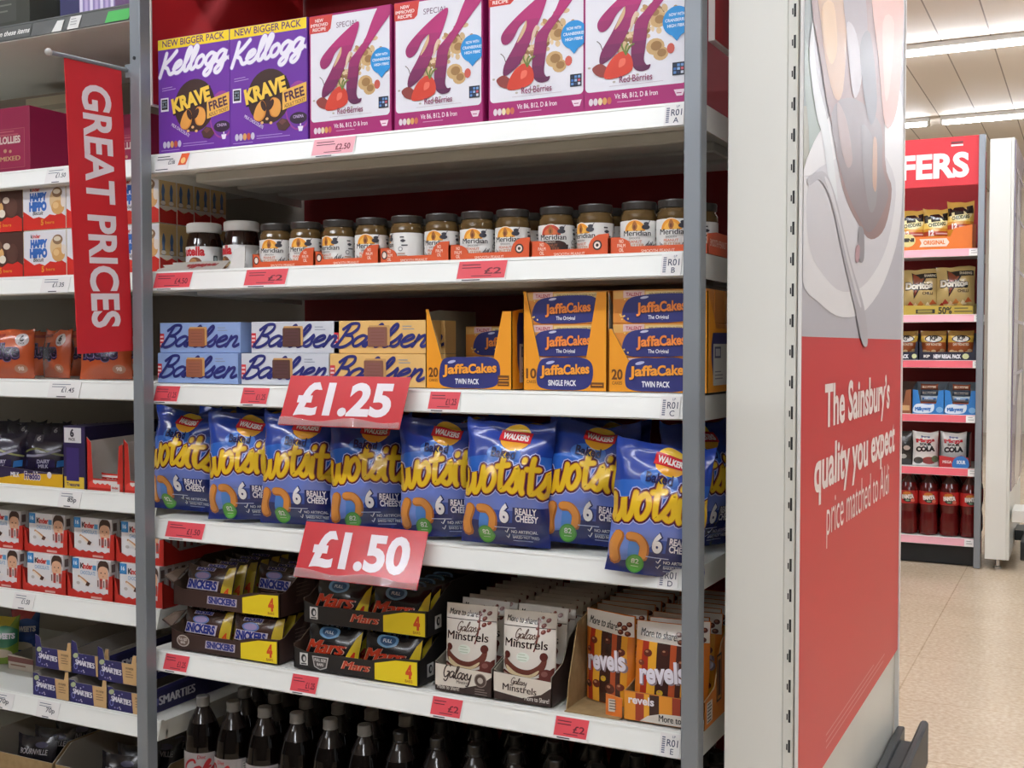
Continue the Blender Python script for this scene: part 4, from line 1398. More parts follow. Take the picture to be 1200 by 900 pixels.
for i, (px, tz, ln) in enumerate(((266, 15, 8), (318, 25, 5), (395, 22, 6), (470, 18, 4), (548, 20, 7), (622, 24, 4), (712, 12, 6))):
    y = 2.065
    M = Matrix.Rotation(R(tz), 4, 'Z') @ Matrix.Rotation(R(-ln), 4, 'X')
    pstock[(i + 1) % 3].put((ax(px, y), y, YD + .002), M.to_euler(), 'blue bag of cheese puffs in the dark behind the front row', 'snack bag', 'blue bags of cheese puffs behind')

# ================================================================ shelf E: chocolate bars, pouches
YE = 1.893
ZE = ZS['E'] + .0003
def nut_word(a, x, y, w_, h, k=4, rot=0, plate=True):
    if plate:
        a.cvx([(x - w_ * .56, y - h * .2), (x + w_ * .53, y - h * .2), (x + w_ * .55, y + h * 1.15), (x - w_ * .53, y + h * 1.15)], 'bcb2be', k)
    a.text('SNICKERS', x, y, h, '2a3580', k + 1, w_=w_, bold=.06, shear=.0, rot=rot)

def four_tag(a, W, x0, x1, y1, k=3):
    a.cvx([(x0, .001), (x1, .001), (x1, y1), (x0 + (x1 - x0) * .5, y1 - .002), (x0, y1 - .013)], 'e9cf1f', k)
    a.text('4', x1 - .019, .014, .024, 'cf4a1e', k + 1, w_=.015, bold=.06)
    a.text('BARS', x1 - .019, .005, .0052, 'a8641e', k + 1, w_=.017, bold=.02)

def bar_tray(px0, px1, y, z, kind, label, lower):
    x0, x1 = ax(px0, y), ax(px1, y)
    W, D, Hs = x1 - x0, .26, .094
    base = '3b2722' if kind == 's' else '211e1d'
    t = empty('carton_tray', (x0, y, z))
    b = B()
    front = [(0, 0), (W, 0), (W, .052), (W - .03, .05), (W * .72, .045), (W * .62, .037), (.03, .036), (0, .044)]
    side = [(0, 0), (D, 0), (D, Hs), (.1, Hs), (.06, .075), (.02, .052), (0, .05)]
    tray(b, W, D, front, side, Hs, base, '4a3a30')
    a = Art()
    four_tag(a, W, W * .66, W - .004, .047)
    if kind == 's':
        nut_word(a, W * .47, .0135, .075, .0125)
        if lower:
            a.ell(.034, .02, .018, .013, 'b7aca4', 3, 18); a.ell(.034, .02, .015, .0105, '6b574e', 4, 18)
            a.text('FULL SIZE', .034, .021, .005, 'e2dad4', 5, w_=.022, bold=.02); a.text('BARS', .034, .014, .005, 'e2dad4', 5, w_=.013, bold=.02)
    else:
        a.text('Mars', W * .51, .013, .0165, 'd9a58c', 4, w_=.068, bold=.075, shear=.35, rot=1)
        a.text('Mars', W * .51, .013, .0165, 'b23a20', 5, w_=.066, bold=.035, shear=.35, rot=1)
        a.rect(.016, .008, .036, .033, 'd2d0cd', 3)
        a.ell(.026, .022, .0065, .0085, '26282a', 4, 16); a.ell(.0275, .021, .003, .005, 'd2d0cd', 5, 12)
        a.rect(.019, .0095, .033, .012, '26282a', 4)
        if lower:
            a.poly([(.047, .03), (.088, .03), (.083, .008), (.067, .002), (.052, .008)], 'b9b5b2', 3)
            a.poly([(.05, .028), (.085, .028), (.081, .0095), (.067, .0045), (.054, .0095)], '4a4644', 4)
            a.text('FULL SIZE', .0675, .02, .0055, 'dedad6', 5, w_=.028, bold=.02); a.text('BARS', .0675, .011, .0055, 'dedad6', 5, w_=.016, bold=.02)
    b.art(a, face_front(), clip=(.001, .0005, W - .001, .055))
    a = Art()
    if kind == 'm':
        a.rect(.03, .01, .055, .036, 'd2d0cd', 2)
        a.ell(.0425, .024, .007, .009, '26282a', 3, 14); a.ell(.044, .024, .003, .005, 'd2d0cd', 4, 12)
    else:
        a.poly([(.05, .02), (.12, .02), (.12, .07), (.085, .07)], '57423a', 2)
        a.lines(.055, .06, .05, 4, .008, .002, '7d6a60', 3)
    b.art(a, face_right(W), clip=(.004, .001, D, Hs))
    if kind == 's':
        b.extr([(0, 0, .046), (-.022, -.006, .062), (-.02, .03, .072), (0, .05, .075)], (0, .0016, 0), base, '6b5a4e')
    b.build('card_body', t)
    return tag(t, label, 'tray', 'trays of chocolate bar packs'), x0, W

def bar_pack(kind):
    W, H, D = .136, .084, .026
    base = '3a241d' if kind == 's' else '171516'
    a = Art()
    a.rect(-W / 2, 0, W / 2, H, base, 1)
    if kind == 's':
        a.cvx([(W * .30, 0), (W * .5, 0), (W * .5, H), (W * .36, H)], 'bfa52c', 2)
        a.text('4', W * .41, .018, .02, 'cf4a1e', 3, w_=.012, bold=.05)
        nut_word(a, -.012, .034, .088, .0165, 3)
        nut_word(a, -.012, .0745, .05, .006, 3)
        a.ell(-.014, .062, .025, .01, '5b6fa0', 2, 18); a.ell(-.014, .062, .02, .007, '8d7fa6', 3, 18)
        a.lines(-.05, .026, .07, 2, .006, .0016, '7d625a', 3)
    else:
        a.poly([(W * .22, 0), (W * .5, 0), (W * .5, H * .95), (W * .42, H * .8)], 'e2c52a', 2)
        a.text('4', W * .4, .012, .024, 'cf3a1e', 3, w_=.014, bold=.06)
        a.text('Mars', -W * .1, .028, .027, 'd9a58c', 4, w_=.102, bold=.085, shear=.35, rot=2)
        a.text('Mars', -W * .1, .028, .027, '7d1f14', 6, w_=.1, bold=.06, shear=.35, rot=2)
        a.text('Mars', -W * .1, .0285, .0265, 'b83a20', 8, w_=.097, bold=.035, shear=.35, rot=2)
        a.blob([(-.03, .082), (.01, .082), (.014, .066), (-.01, .058), (-.034, .066)], '6f9fc8', 3)
        a.blob([(-.024, .079), (.006, .079), (.008, .068), (-.01, .062), (-.026, .068)], '31557d', 4)
        a.text('FULL', -.009, .069, .006, 'dbe6f0', 5, w_=.022, bold=.02)
        a.lines(-.02, .02, .05, 2, .006, .002, '8d6a58', 3)
    b = B()
    bag(b, W, H, D, base, a, 3.1 if kind == 's' else 6.4, .003, .06, 10, 10, cut=.014, pinch=.02)
    return b.build('chocolate_bar_pack')
packs = {k: Stock(bar_pack(k)) for k in 'sm'}
def fill_bars(kind, x0, W, y, z, nm, front_lean=(14, 10), depth=6, missing=()):
    for c in (0, 1):
        for d in range(depth):
            if (c, d) in missing: continue
            rr = random.Random(c * 31 + d + len(nm))
            M = Matrix.Rotation(R(rr.uniform(-3, 3)), 4, 'Z') @ Matrix.Rotation(R(-front_lean[c]), 4, 'X')
            packs[kind].put((x0 + W * (.26 if c == 0 else .74), y + .02 + d * .037, z + .0025), M.to_euler(),
                'wrapped pack of %s bars standing %s in the %s' % ('nut' if kind == 's' else 'caramel', ('front left', 'front right')[c] if d == 0 else 'behind others on the %s' % ('left', 'right')[c], nm), 'chocolate bars', 'packs of bars in the %s' % nm)
TS = [('s', 197.5, 324, 0, True, 'brown tray of chocolate bars with a yellow tag, bottom of the left stack'), ('s', 200.5, 326, .0945, False, 'brown tray of chocolate bars with a yellow tag, top of the left stack'),
      ('m', 342, 490, 0, True, 'black tray of chocolate bars with a yellow tag, bottom of the right stack'), ('m', 354, 499.5, .0945, False, 'black tray of chocolate bars with a yellow tag, top of the right stack')]
for kind, pa, pb_, dz, low, lab in TS:
    y = YE + (.0 if low else .012)
    tr, x0, W = bar_tray(pa, pb_, y, ZE + dz, kind, lab, low)
    nm = ('lower ' if low else 'upper ') + ('brown tray' if kind == 's' else 'black tray')
    fill_bars(kind, x0, W, y, ZE + dz, nm, missing=((1, 0), (1, 1)) if (kind, low) == ('s', False) else ())

# chocolate bead pouches in two cream cases
def cream_pouch():
    W, H = .108, .162
    a = Art()
    a.rect(-W / 2, 0, W / 2, H, 'dcd5cb', 1)
    a.rect(-W / 2, H * .815, W / 2, H * .825, '3a2a26', 2)
    a.text('More to share!', -.046, H * .87, .0115, '2f2422', 3, 'L', w_=.062, bold=.02, shear=.1, rot=-2)
    for x, y, r_ in ((.02, .145, .0045), (.03, .138, .0055), (.026, .152, .004), (.038, .148, .0055), (.03, .126, .0055), (.04, .13, .0045), (.018, .132, .004), (.02, .118, .004)):
        a.ell(x, y, r_, r_ * .75, '6d332c', 4, 12, 30); a.ell(x - .001, y + .001, r_ * .5, r_ * .3, 'a06a60', 5, 8, 30)
    a.stroke([(.017, .15), (.02, .125), (.017, .1), (.014, .09)], .003, '6d332c', 4)
    a.script('Galaxy', -.026, .111, .018, .046, .0018, '5d463c', 4, rot=0, shear=.3)
    a.text('Minstrels', -.004, .094, .0158, '33211d', 5, w_=.088, bold=.018)
    a.ell(-.008, .077, .014, .009, 'dfe6da', 3, 18)
    a.lines(-.018, .081, .02, 3, .005, .0014, 'b3c0a8', 4)
    a.blob([(-.046, .082), (-.04, .07), (-.02, .058), (.004, .055), (.024, .065), (.034, .08), (.04, .078), (.036, .058), (.018, .044), (-.008, .04), (-.034, .046), (-.05, .062)], '6d3a30', 4)
    a.blob([(-.044, .06), (-.02, .048), (.006, .046), (.026, .056), (.02, .046), (-.004, .038), (-.034, .044)], 'd9c39a', 5)
    a.blob([(-.05, .05), (-.03, .044), (.0, .038), (.03, .044), (.054, .062), (.054, .03), (.0, .022), (-.05, .03)], '6a342c', 6)
    a.blob([(-.05, .046), (-.03, .041), (.0, .034), (.02, .037), (.0, .03), (-.04, .036)], 'c7a394', 7)
    a.ell(-.042, .079, .007, .007, '5a2822', 7, 14); a.ell(.034, .081, .008, .008, '5a2822', 7, 14); a.ell(.04, .046, .013, .013, '6f3a34', 8, 16); a.ell(.037, .05, .006, .005, '8d5a52', 9, 12)
    b = B()
    bag(b, W, H, .034, 'd3cbc0', a, 2.2, .0035, .09, 12, 16, stand=True, pinch=.02)
    return b.build('sweet_pouch')
cp = Stock(cream_pouch())
def low_case(px0, px1, y, style, label, D=.36):
    x0, x1 = ax(px0, y), ax(px1, y)
    W = x1 - x0
    t = empty('carton_tray', (x0, y, ZE))
    b = B()
    hf = .052 if style < 2 else .048
    front = [(0, 0), (W, 0), (W, hf - .006), (W * .92, hf - .006), (.012, hf), (0, hf + .004)]
    side = [(0, 0), (D, 0), (D, .13), (.12, .13), (.08, .11), (.05, .07), (0, .055)]
    if style < 2:
        tray(b, W, D, front, side, .13, '3a2a26', GREYC)
    a = Art()
    if style == 0:
        a.poly([(0, hf), (W, hf - .006), (W, .04), (W * .8, .022), (W * .5, .011), (0, .01)], 'd8cfc2', 2)
        a.script('Galaxy', .02, .028, .026, .06, .0026, '33231f', 4, rot=-2, shear=.25)
        a.text('Minstrels', .062, .0185, .006, '4a3a34', 4, w_=.028, bold=.02)
        a.text('Made to Share!', .03, .004, .008, 'd8cfc2', 4, w_=.048, bold=.02)
        a.ell(.1, .03, .0135, .0135, '8d8078', 3, 20); a.ell(.1, .03, .0115, .0115, '4a3a34', 4, 20); a.ell(.1, .03, .006, .006, 'b5aaa0', 5, 14)
        a.lines(.088, .012, .028, 3, .0045, .0015, '8d8078', 4)
    else:
        a.poly([(0, hf), (W, hf - .006), (W, .036), (W * .82, .02), (W * .5, .009), (0, .016)], 'd8cfc2', 2)
        a.script('Galaxy', .038, .034, .012, .032, .0015, '4a3a34', 4, rot=-2, shear=.25)
        a.text('Minstrels', .055, .019, .0125, '33211d', 4, w_=.07, bold=.018, rot=-2)
        a.text('More to Share!', W - .03, .006, .0085, 'e3dbd0', 4, w_=.05, bold=.02)
    b.art(a, face_front(), clip=(.001, .001, W - .001, hf))
    b.build('card_body', t)
    return tag(t, label, 'tray', 'cases of cream pouches'), x0, W
for px0, px1, st_, lab, nm in ((509, 576.5, 0, 'cream and brown card case of sweet pouches, beside the black trays', 'left cream case'), (578, 647, 1, 'cream and brown card case of sweet pouches, beside the kraft case', 'right cream case')):
    _, x0, W = low_case(px0, px1, YE, st_, lab)
    for d in range(9):
        M = Matrix.Rotation(R((4, -2, 3, -3, 2, 0, 1, -1, 2)[d]), 4, 'Z') @ Matrix.Rotation(R(-7 if d else -5), 4, 'X')
        cp.put((x0 + W / 2, YE + .026 + d * .036 + (.012 if d else 0), ZE + .0025), M.to_euler(), 'cream sweet pouch at the front of the %s' % nm if d == 0 else 'cream sweet pouch, number %s from the front of the %s' % (('', 'two', 'three', 'four', 'five', 'six', 'seven', 'eight', 'nine')[d], nm), 'sweet pouch', 'cream sweet pouches')

# orange striped pouches
def orange_pouch():
    W, H = .112, .168
    a = Art()
    a.rect(-W / 2, 0, W / 2, H, 'd97a26', 1)
    for x0, x1, c in ((-.056, -.043, 'd97a26'), (-.043, -.03, 'a8321f'), (-.03, -.014, 'e6a531'), (-.014, .012, '3c211c'), (.012, .024, 'b5502a'), (.024, .034, '4a2720'), (.034, .046, 'e09a2c'), (.046, .056, 'd97a26')):
        a.cvx([(x0, 0), (x1, 0), (x1 * .96, H * .8), (x0 * .96, H * .8)], c, 2)
    a.poly([(-W / 2, H * .8), (W / 2, H * .77), (W / 2, H), (-W / 2, H)], 'd8d0c6', 3)
    a.text('More to share!', -.046, H * .845, .0135, '2a2220', 4, 'L', w_=.07, bold=.025, rot=-3)
    for x, y, r_ in ((.026, .15, .006), (.037, .145, .0065), (.03, .137, .006), (.046, .152, .006), (.044, .135, .006)):
        a.ell(x, y, r_, r_ * .8, '5b2a20', 5, 12); a.ell(x - .001, y + .001, r_ * .5, r_ * .35, '9a5a40', 6, 8)
    a.text('revels', .003, .062, .034, '8d7a80', 6, w_=.09, bold=.045, rot=6)
    a.text('revels', .0, .064, .034, 'e6e0ea', 7, w_=.088, bold=.035, rot=6)
    for x, y, r_, c in ((-.03, .113, .008, '6a2f22'), (-.042, .095, .006, '7a3a28'), (.034, .1, .008, '5b2a20'), (.002, .116, .007, '4f241c'), (-.02, .034, .009, '6a2f22'), (.012, .03, .011, '572a20'), (.034, .036, .008, '7a3a28'), (-.04, .03, .008, '572a20'), (-.004, .046, .006, 'c9a02c')):
        a.ell(x, y, r_, r_ * .85, c, 5, 14); a.ell(x - r_ * .25, y + r_ * .3, r_ * .4, r_ * .25, 'b07a5c', 6, 8)
    b = B()
    bag(b, W, H, .036, 'cf7324', a, 5.6, .0035, .09, 12, 16, stand=True, pinch=.02)
    return b.build('sweet_pouch')
op = Stock(orange_pouch())
# kraft case with its front torn away
x0, x1 = ax(664, YE), ax(731, YE)
t = tag(empty('carton_tray', (x0, YE, ZE)), 'brown kraft card case with its front torn away, beside the orange fronted case', 'tray')
W, D = x1 - x0, .38
b = B()
b.box(.002, W - .002, -.012, D, .0003, .0016, KRAFT)
b.extr([(W, D, 0), (0, D, 0), (0, D, .15), (W, D, .15)], (0, -.0018, 0), KRAFT)
b.build('base', t)
B().extr([(0, .0, 0), (0, D, 0), (0, D, .165), (0, .12, .168), (0, .05, .15), (0, .01, .05)], (.0018, 0, 0), KRAFT).build('side_wall', t)
b = B()
b.extr([(W - .034, .004, 0), (W - .001, .0, 0), (W - .001, .0, .036), (W - .034, .004, .04)], (0, .0018, 0), 'd9742a', KRAFT)
a = Art()
a.rect(W - .028, .009, W - .006, .032, 'cfc6b8', 2)
a.lines(W - .026, .028, .017, 4, .005, .002, '6d625a', 3)
b.art(a, lambda u, v, k: (u, .0025 - .0003 * k, v))
b.build('torn_front', t)
# case with an orange front
x2, x3 = ax(732.5, YE), ax(828, YE)
W2 = x3 - x2
t = tag(empty('carton_tray', (x2, YE, ZE)), 'orange fronted card case of striped pouches, half behind the right grey upright', 'tray')
b = B()
side = [(0, 0), (D, 0), (D, .15), (.14, .15), (.1, .13), (.06, .06), (0, .05)]
tray(b, W2, D, [(0, 0), (W2, 0), (W2, .05), (0, .052)], side, .15, 'd9812c', KRAFT)
a = Art()
for xa, xb, c in ((.0, .022, 'e0922c'), (.022, .038, '9a3a22'), (.038, .048, 'e6a531'), (.048, .066, '3c211c'), (.066, .09, 'e0922c'), (.09, .105, '9a3a22'), (.105, .112, '3c211c')):
    a.rect(xa, .001, xb, .052, c, 2)
a.poly([(.03, .001), (.045, .012), (.07, .019), (.1, .02), (W2, .02), (W2, .001)], 'd8d0c6', 3)
a.text('revels', .033, .031, .0135, 'e9e2ea', 5, w_=.048, bold=.03)
a.text('More to share!', .066, .0055, .0115, '2a2220', 5, 'L', w_=.075, bold=.025)
b.art(a, face_front(), clip=(.001, .001, W2 - .001, .05))
a = Art()
a.rect(.07, .03, .1, .115, '3a2a26', 2); a.rect(.074, .034, .096, .111, 'c98a3c', 3); a.rect(.077, .04, .093, .105, '4a2a26', 4)
a.rect(.012, .008, .045, .045, 'd8d0c6', 2); a.lines(.016, .04, .025, 6, .006, .0025, '4a403a', 3)
b.art(a, face_right(W2), clip=(.004, .001, D, .148))
b.build('card_body', t)
op.put((x0 + W * .52, YE + .075, ZE + .003), Matrix.Rotation(R(-14), 4, 'Z').to_euler(), 'orange striped sweet pouch at the front of the torn kraft case', 'sweet pouch', 'orange striped sweet pouches')
for d in range(1, 8):
    M = Matrix.Rotation(R((-8, 3, -2, 4, 0, -3, 2)[d - 1]), 4, 'Z') @ Matrix.Rotation(R(-6), 4, 'X')
    op.put((x0 + W * .5, YE + .078 + d * .0375, ZE + .0025), M.to_euler(), 'orange striped sweet pouch, number %s in the torn kraft case' % ('two', 'three', 'four', 'five', 'six', 'seven', 'eight')[d - 1], 'sweet pouch', 'orange striped sweet pouches')
for d in range(9):
    M = Matrix.Rotation(R((3, 8, -2, 3, 0, -3, 2, 1, 0)[d]), 4, 'Z') @ Matrix.Rotation(R(-6), 4, 'X')
    op.put((x2 + .064 + (.014 if d % 2 else 0), YE + .03 + d * .0375, ZE + .0025), M.to_euler(), 'orange striped sweet pouch at the front of the orange fronted case' if d == 0 else 'orange striped sweet pouch, number %s in the orange fronted case' % ('two', 'three', 'four', 'five', 'six', 'seven', 'eight', 'nine')[d - 1], 'sweet pouch', 'orange striped sweet pouches')

# ================================================================ bottom deck: cola bottles
special('cola', '0d0706', .06, noise_amt=.2, scale=5)
special('cola_neck', '2b2523', .08, noise_amt=.2, scale=8)
def cola_bottle(cap, label, lab_art):
    o = empty('cola_bottle')
    b = B()
    prof = [(.03, 0), (.041, .004), (.0435, .02), (.0425, .05), (.0405, .085), (.0425, .115), (.0435, .13), (.0435, .195), (.0425, .21), (.039, .235), (.031, .262), (.021, .283), (.0145, .295), (.0135, .3)]
    b.lathe(prof, 'cola', 24, mats=['cola'] * 10 + ['cola_neck'] * 3)
    b.build('bottle_body', o)
    b = B()
    b.lathe([(.0165, .298), (.0165, .3005), (.0158, .302), (.0158, .318), (.0145, .3205), (.01, .321)], cap, 20)
    b.build('cap', o)
    b = B()
    b.lathe([(.0441, .135), (.0441, .198)], label, 24, cap=False)
    b.art(lab_art, face_round(.0441), cut=.008)
    b.build('label', o)
    return o
special('cap_grey', '7d7a76', .4, noise_amt=.08)
special('cap_black', '141212', .3, noise_amt=.1)
a = Art()
a.script('Coke', -.055, .152, .03, .085, .0055, 'b5222c', 3, shear=.25)
a.text('Diet', -.012, .185, .008, 'b5222c', 2, w_=.02, shear=.2)
a.rect(.04, .14, .052, .19, 'd9d5cf', 2)
a.lines(.042, .185, .008, 8, .006, .002, '5a5a5a', 3)
silver = Stock(cola_bottle('cap_grey', 'b5b1b4', a))
a = Art()
a.script('Coke', -.055, .152, .03, .085, .0055, 'b5222c', 3, shear=.25)
dark = Stock(cola_bottle('cap_black', '1a1718', a))
zb_ = .1275
def rowpos(r):
    y = 2.05 + r * .093
    return y
for r in range(4):
    y = rowpos(r)
    xs = ax(228, 2.05) + .016 + (.046 if r % 2 else 0)
    for c in range(14):
        x = xs + c * .0912
        if x > -.64: break
        st = silver if c < 6 else dark
        n = ('grey cap' if c < 6 else 'black cap')
        st.put((x, y, zb_), (0, 0, sightturn(x, y) * .8 + R(random.Random(r * 20 + c).uniform(-25, 25))),
               'dark cola bottle with %s, %s in the %s row' % (n, ORD[c], ('front', 'second', 'third', 'fourth')[r]), 'bottle', 'cola bottles on the bottom deck')

# ================================================================ price signs, banner, shelf-edge tickets
def price_sign(tl, tr, bl, price, label, y_top):
    A, C_, D_ = at(tl[0], tl[1], y_top), at(tr[0], tr[1], y_top), at(bl[0], bl[1], y_top - .042)
    W = (C_ - A).length
    H = (A - D_).length
    o = empty('price_sign', tuple(D_))
    o.location = (A.x, y_top - .042, D_.z)
    tilt = math.asin(min(.9, .042 / H))
    o.rotation_euler = (R(0) + tilt, 0, 0)
    o.rotation_euler = (-tilt, 0, 0)
    b = B()
    b.box(0, W, 0, .0012, 0, H, 'c42e37.g', .0003)
    a = Art()
    a.text(price, W * .5, H * .25, H * .58, 'ece6ec', 2, w_=W * .79, bold=.04)
    b.art(a, face_front(), fin='.g')
    b.build('card', o)
    b = B()
    P = []
    n = 16
    for i in range(n + 1):
        u = W * i / n
        P.append((u, -.0035 - .002 * sin(i * .9), H * (.13 + .035 * sin(i * .7 + 1))))
    vs = [(u, -.0022, .001) for u, _, _ in P] + P
    b.add(vs, [(i, i + 1, i + n + 2, i + n + 1) for i in range(n)], 'clear_film', True)
    b.build('plastic_sleeve', o)
    b = B()
    b.box(W * .3, W * .7, .0013, .003, H * .55, H * .8, 'd8d8d4')
    b.build('clip', o)
    return tag(o, label, 'price sign')
special('clear_film', 'f4eef0', .12, noise_amt=.02, scale=30, trans=.75)
price_sign((341, 440), (481.5, 440), (328, 498), '\u00a31.25', 'red price sign reading \u00a31.25 on the third shelf edge', YF - .014)
price_sign((359, 611), (502, 619), (348, 676), '\u00a31.50', 'red price sign reading \u00a31.50 on the fourth shelf edge', YF - .014)

# long banner that sticks out into the aisle
o = empty('hanging_banner', (-1.842, 1.835, at(160, 82, 1.835).z))
tag(o, 'long red hanging banner with white capitals on a grey rod beside the left upright', 'banner')
o.rotation_euler = (R(2.4), 0, 0)
b = B()
b.tube((0, 0, 0), (0, -.215, 0), .0045, STEEL, 12)
b.build('rod', o)
B().ball((0, -.216, 0), .0075, 'b9b9b6').build('end_ball', o)
b = B()
b.box(-.006, .010, -.01, .005, -.016, .012, STEEL, .001)
b.tube((.011, -.002, -.008), (.0125, -.002, -.008), .003, CHROME, 10)
b.build('bracket', o)
b = B()
FW, FH = .152, .592
b.box(-.0012, .0006, -.178, -.178 + FW, -FH - .006, -.004, 'c9222b', .0004)
a = Art()
a.text('GREAT PRICES', 0, 0, .071, 'e6dfe4', 2, 'L', w_=FH * .845, bold=.03)
a.it = [(k, m, [[(-.178 + FW * .29 + v, -.046 - u) for u, v in p] for p in ps]) for k, m, ps in a.it]
b.art(a, lambda u, v, k: (.0006 + .00022 * k, u, v))
b.build('banner_cloth', o)

TK = a_tilt = atan(.012 / .044)
def ticket(px0, px1, y, z, bay_y, price, label, style='red', low=0.0):
    """printed ticket in the price rail of the shelf whose top is at z"""
    yy = bay_y - .0095
    x0, x1 = ax(px0, yy), ax(px1, yy)
    W, H = x1 - x0, .035
    b = B()
    cols = {'red': 'd94a55', 'pink': 'ecaab4', 'white': 'e3e4e6', 'code': 'e3e4e8'}
    b.box(0, W, 0, .0006, .0, H + .0045, 'e6e4e2', .0001)
    a = Art()
    ink = '5a2030' if style in ('red', 'pink') else '3a3f4a'
    if style in ('red', 'pink'):
        a.cvx([(0.001, .0055), (W - .003, .0055), (W, H + .004), (.003, H + .004)], cols[style], 1)
        a.text(price, W * .9, .014, .0115, '7a2036' if style == 'pink' else '6a1828', 2, 'R', w_=W * .34, bold=.02)
        a.lines(W * .1, H - .004, W * .45, 2, .0055, .0016, ink, 2, seed=int(px0))
        a.lines(W * .3, .0095, W * .55, 1, .005, .0013, ink, 2)
        a.lines(W * .12, .0015, W * .5, 1, .005, .002, '3a3a40', 2)
    elif style == 'white':
        a.text(price, W * .62, .014, .0105, ink, 2, w_=W * .4, bold=.012)
        a.lines(W * .1, H - .003, W * .6, 2, .006, .0016, '6a7280', 2, seed=int(px0))
        a.lines(W * .3, .002, W * .4, 1, .005, .0022, '3a3a40', 2)
    elif style == 'offer':
        a.lines(W * .05, H - .002, W * .5, 2, .006, .002, '4a4f5a', 2)
        a.text(price, W * .5, .016, .009, ink, 2, w_=W * .2)
        a.lines(W * .05, .004, W * .5, 1, .005, .002, '4a4f5a', 2)
        a.cvx([(W * .7, .012), (W * .93, .012), (W, H + .003), (W * .76, H + .003)], 'dd5a2a', 2)
        a.ell(W * .84, .022, W * .07, .007, 'eec27a', 3, 12)
    else:
        a.text('R01', W * .62, .018, .0115, '3a3f5a', 2, w_=W * .55, bold=.008)
        a.text(price, W * .62, .005, .0095, '3a3f5a', 2, bold=.008)
        a.text('LP', W * .68, .0325, .004, '6a6f8a', 2)
        for i in range(8): a.rect(W * .1, .006 + i * .0036, W * .26, .008 + i * .0036, '5a5f7a', 2)
    b.art(a, face_front(), clip=(0, 0, W, H + .0045))
    o = b.build('price_ticket', None, (x0, yy, z - .043), (-TK, 0, 0))
    o.location.y = bay_y - .0093
    return tag(o, label, 'price ticket', 'shelf edge tickets')
for row, px0, px1, price, style, lab in (
    ('A', 182, 221, '\u00a32.86', 'offer', 'white shelf ticket with an orange padlock mark under the purple boxes'),
    ('A', 365, 415, '\u00a32.50', 'pink', 'pale pink shelf ticket under the first white cereal box'),
    ('A', 776, 799, 'A', 'code', 'white shelf code label R01 A'),
    ('B', 179, 223, '\u00a34.50', 'red', 'red shelf ticket under the chocolate spread jars'),
    ('B', 285, 335, '\u00a32', 'red', 'red shelf ticket under the leftmost orange jar tray'),
    ('B', 534, 592, '\u00a32', 'red', 'red shelf ticket under the middle of the peanut butter jars'),
    ('B', 773, 797, 'B', 'code', 'white shelf code label R01 B'),
    ('C', 178, 207, '\u00a31.25', 'red', 'red shelf ticket under the light blue biscuit boxes'),
    ('C', 280, 312, '\u00a31.25', 'red', 'red shelf ticket under the silver white biscuit boxes'),
    ('C', 500, 537, '\u00a31.25', 'red', 'red shelf ticket under the nearly empty orange biscuit tray'),
    ('C', 773, 796, 'C', 'code', 'white shelf code label R01 C'),
    ('D', 190, 235, '\u00a31.50', 'red', 'red shelf ticket under the leftmost blue bags'),
    ('D', 771, 795, 'D', 'code', 'white shelf code label on the fourth shelf'),
    ('E', 186, 215, '\u00a31.25', 'red', 'red shelf ticket under the brown bar trays'),
    ('E', 336, 368, '\u00a31.25', 'red', 'red shelf ticket under the black bar trays'),
    ('E', 502, 539, '\u00a32', 'red', 'red shelf ticket under the left cream case'),
    ('E', 648, 689, '\u00a32', 'red', 'red shelf ticket under the torn kraft case'),
    ('E', 774, 798, 'E', 'code', 'white shelf code label R01 E')):
    ticket(px0, px1, 0, ZS[row], YF, price, lab, style)
# ================================================================ goods of the left bay
YG = 1.968
def lx(px, y=YG): return ax(px, y)
LT = 'left bay'
# top level, cut by the picture's upper edge
def plain_box(name, W, D, H, m, art=None, right=None):
    return carton(W, D, H, m, art, name, side_art=right)
a = Art(); a.rect(.01, .02, .12, .1, '42443e', 1); a.lines(.02, .09, .09, 4, .015, .004, '6d6f66', 2)
o = plain_box('grocery_carton', lx(32) - lx(-22), .3, .17, '34362f', a); o.location = (lx(-22), YG + .02, LZ[0]); tag(o, 'dark olive carton on the top shelf, at the upper left corner', 'carton')
a = Art(); a.rect(.0, .0, .2, .006, '6a5a44', 1)
o = plain_box('grocery_carton', lx(84) - lx(56), .25, .18, '2b2b58', a); o.location = (lx(56), YG + .05, LZ[0]); tag(o, 'navy carton on the top shelf next to the striped pack', 'carton')
W = lx(128) - lx(86)
a = Art()
for i in range(7): a.rect(.003 + i * W / 7, 0, .003 + (i + .55) * W / 7, .19, 'b9a9cf' if i % 2 else 'd6d0e2', 1)
o = plain_box('grocery_carton', W, .25, .19, '8d7fb0', a); o.location = (lx(86), YG + .03, LZ[0]); tag(o, 'lilac striped carton on the top shelf beside the left upright', 'carton')
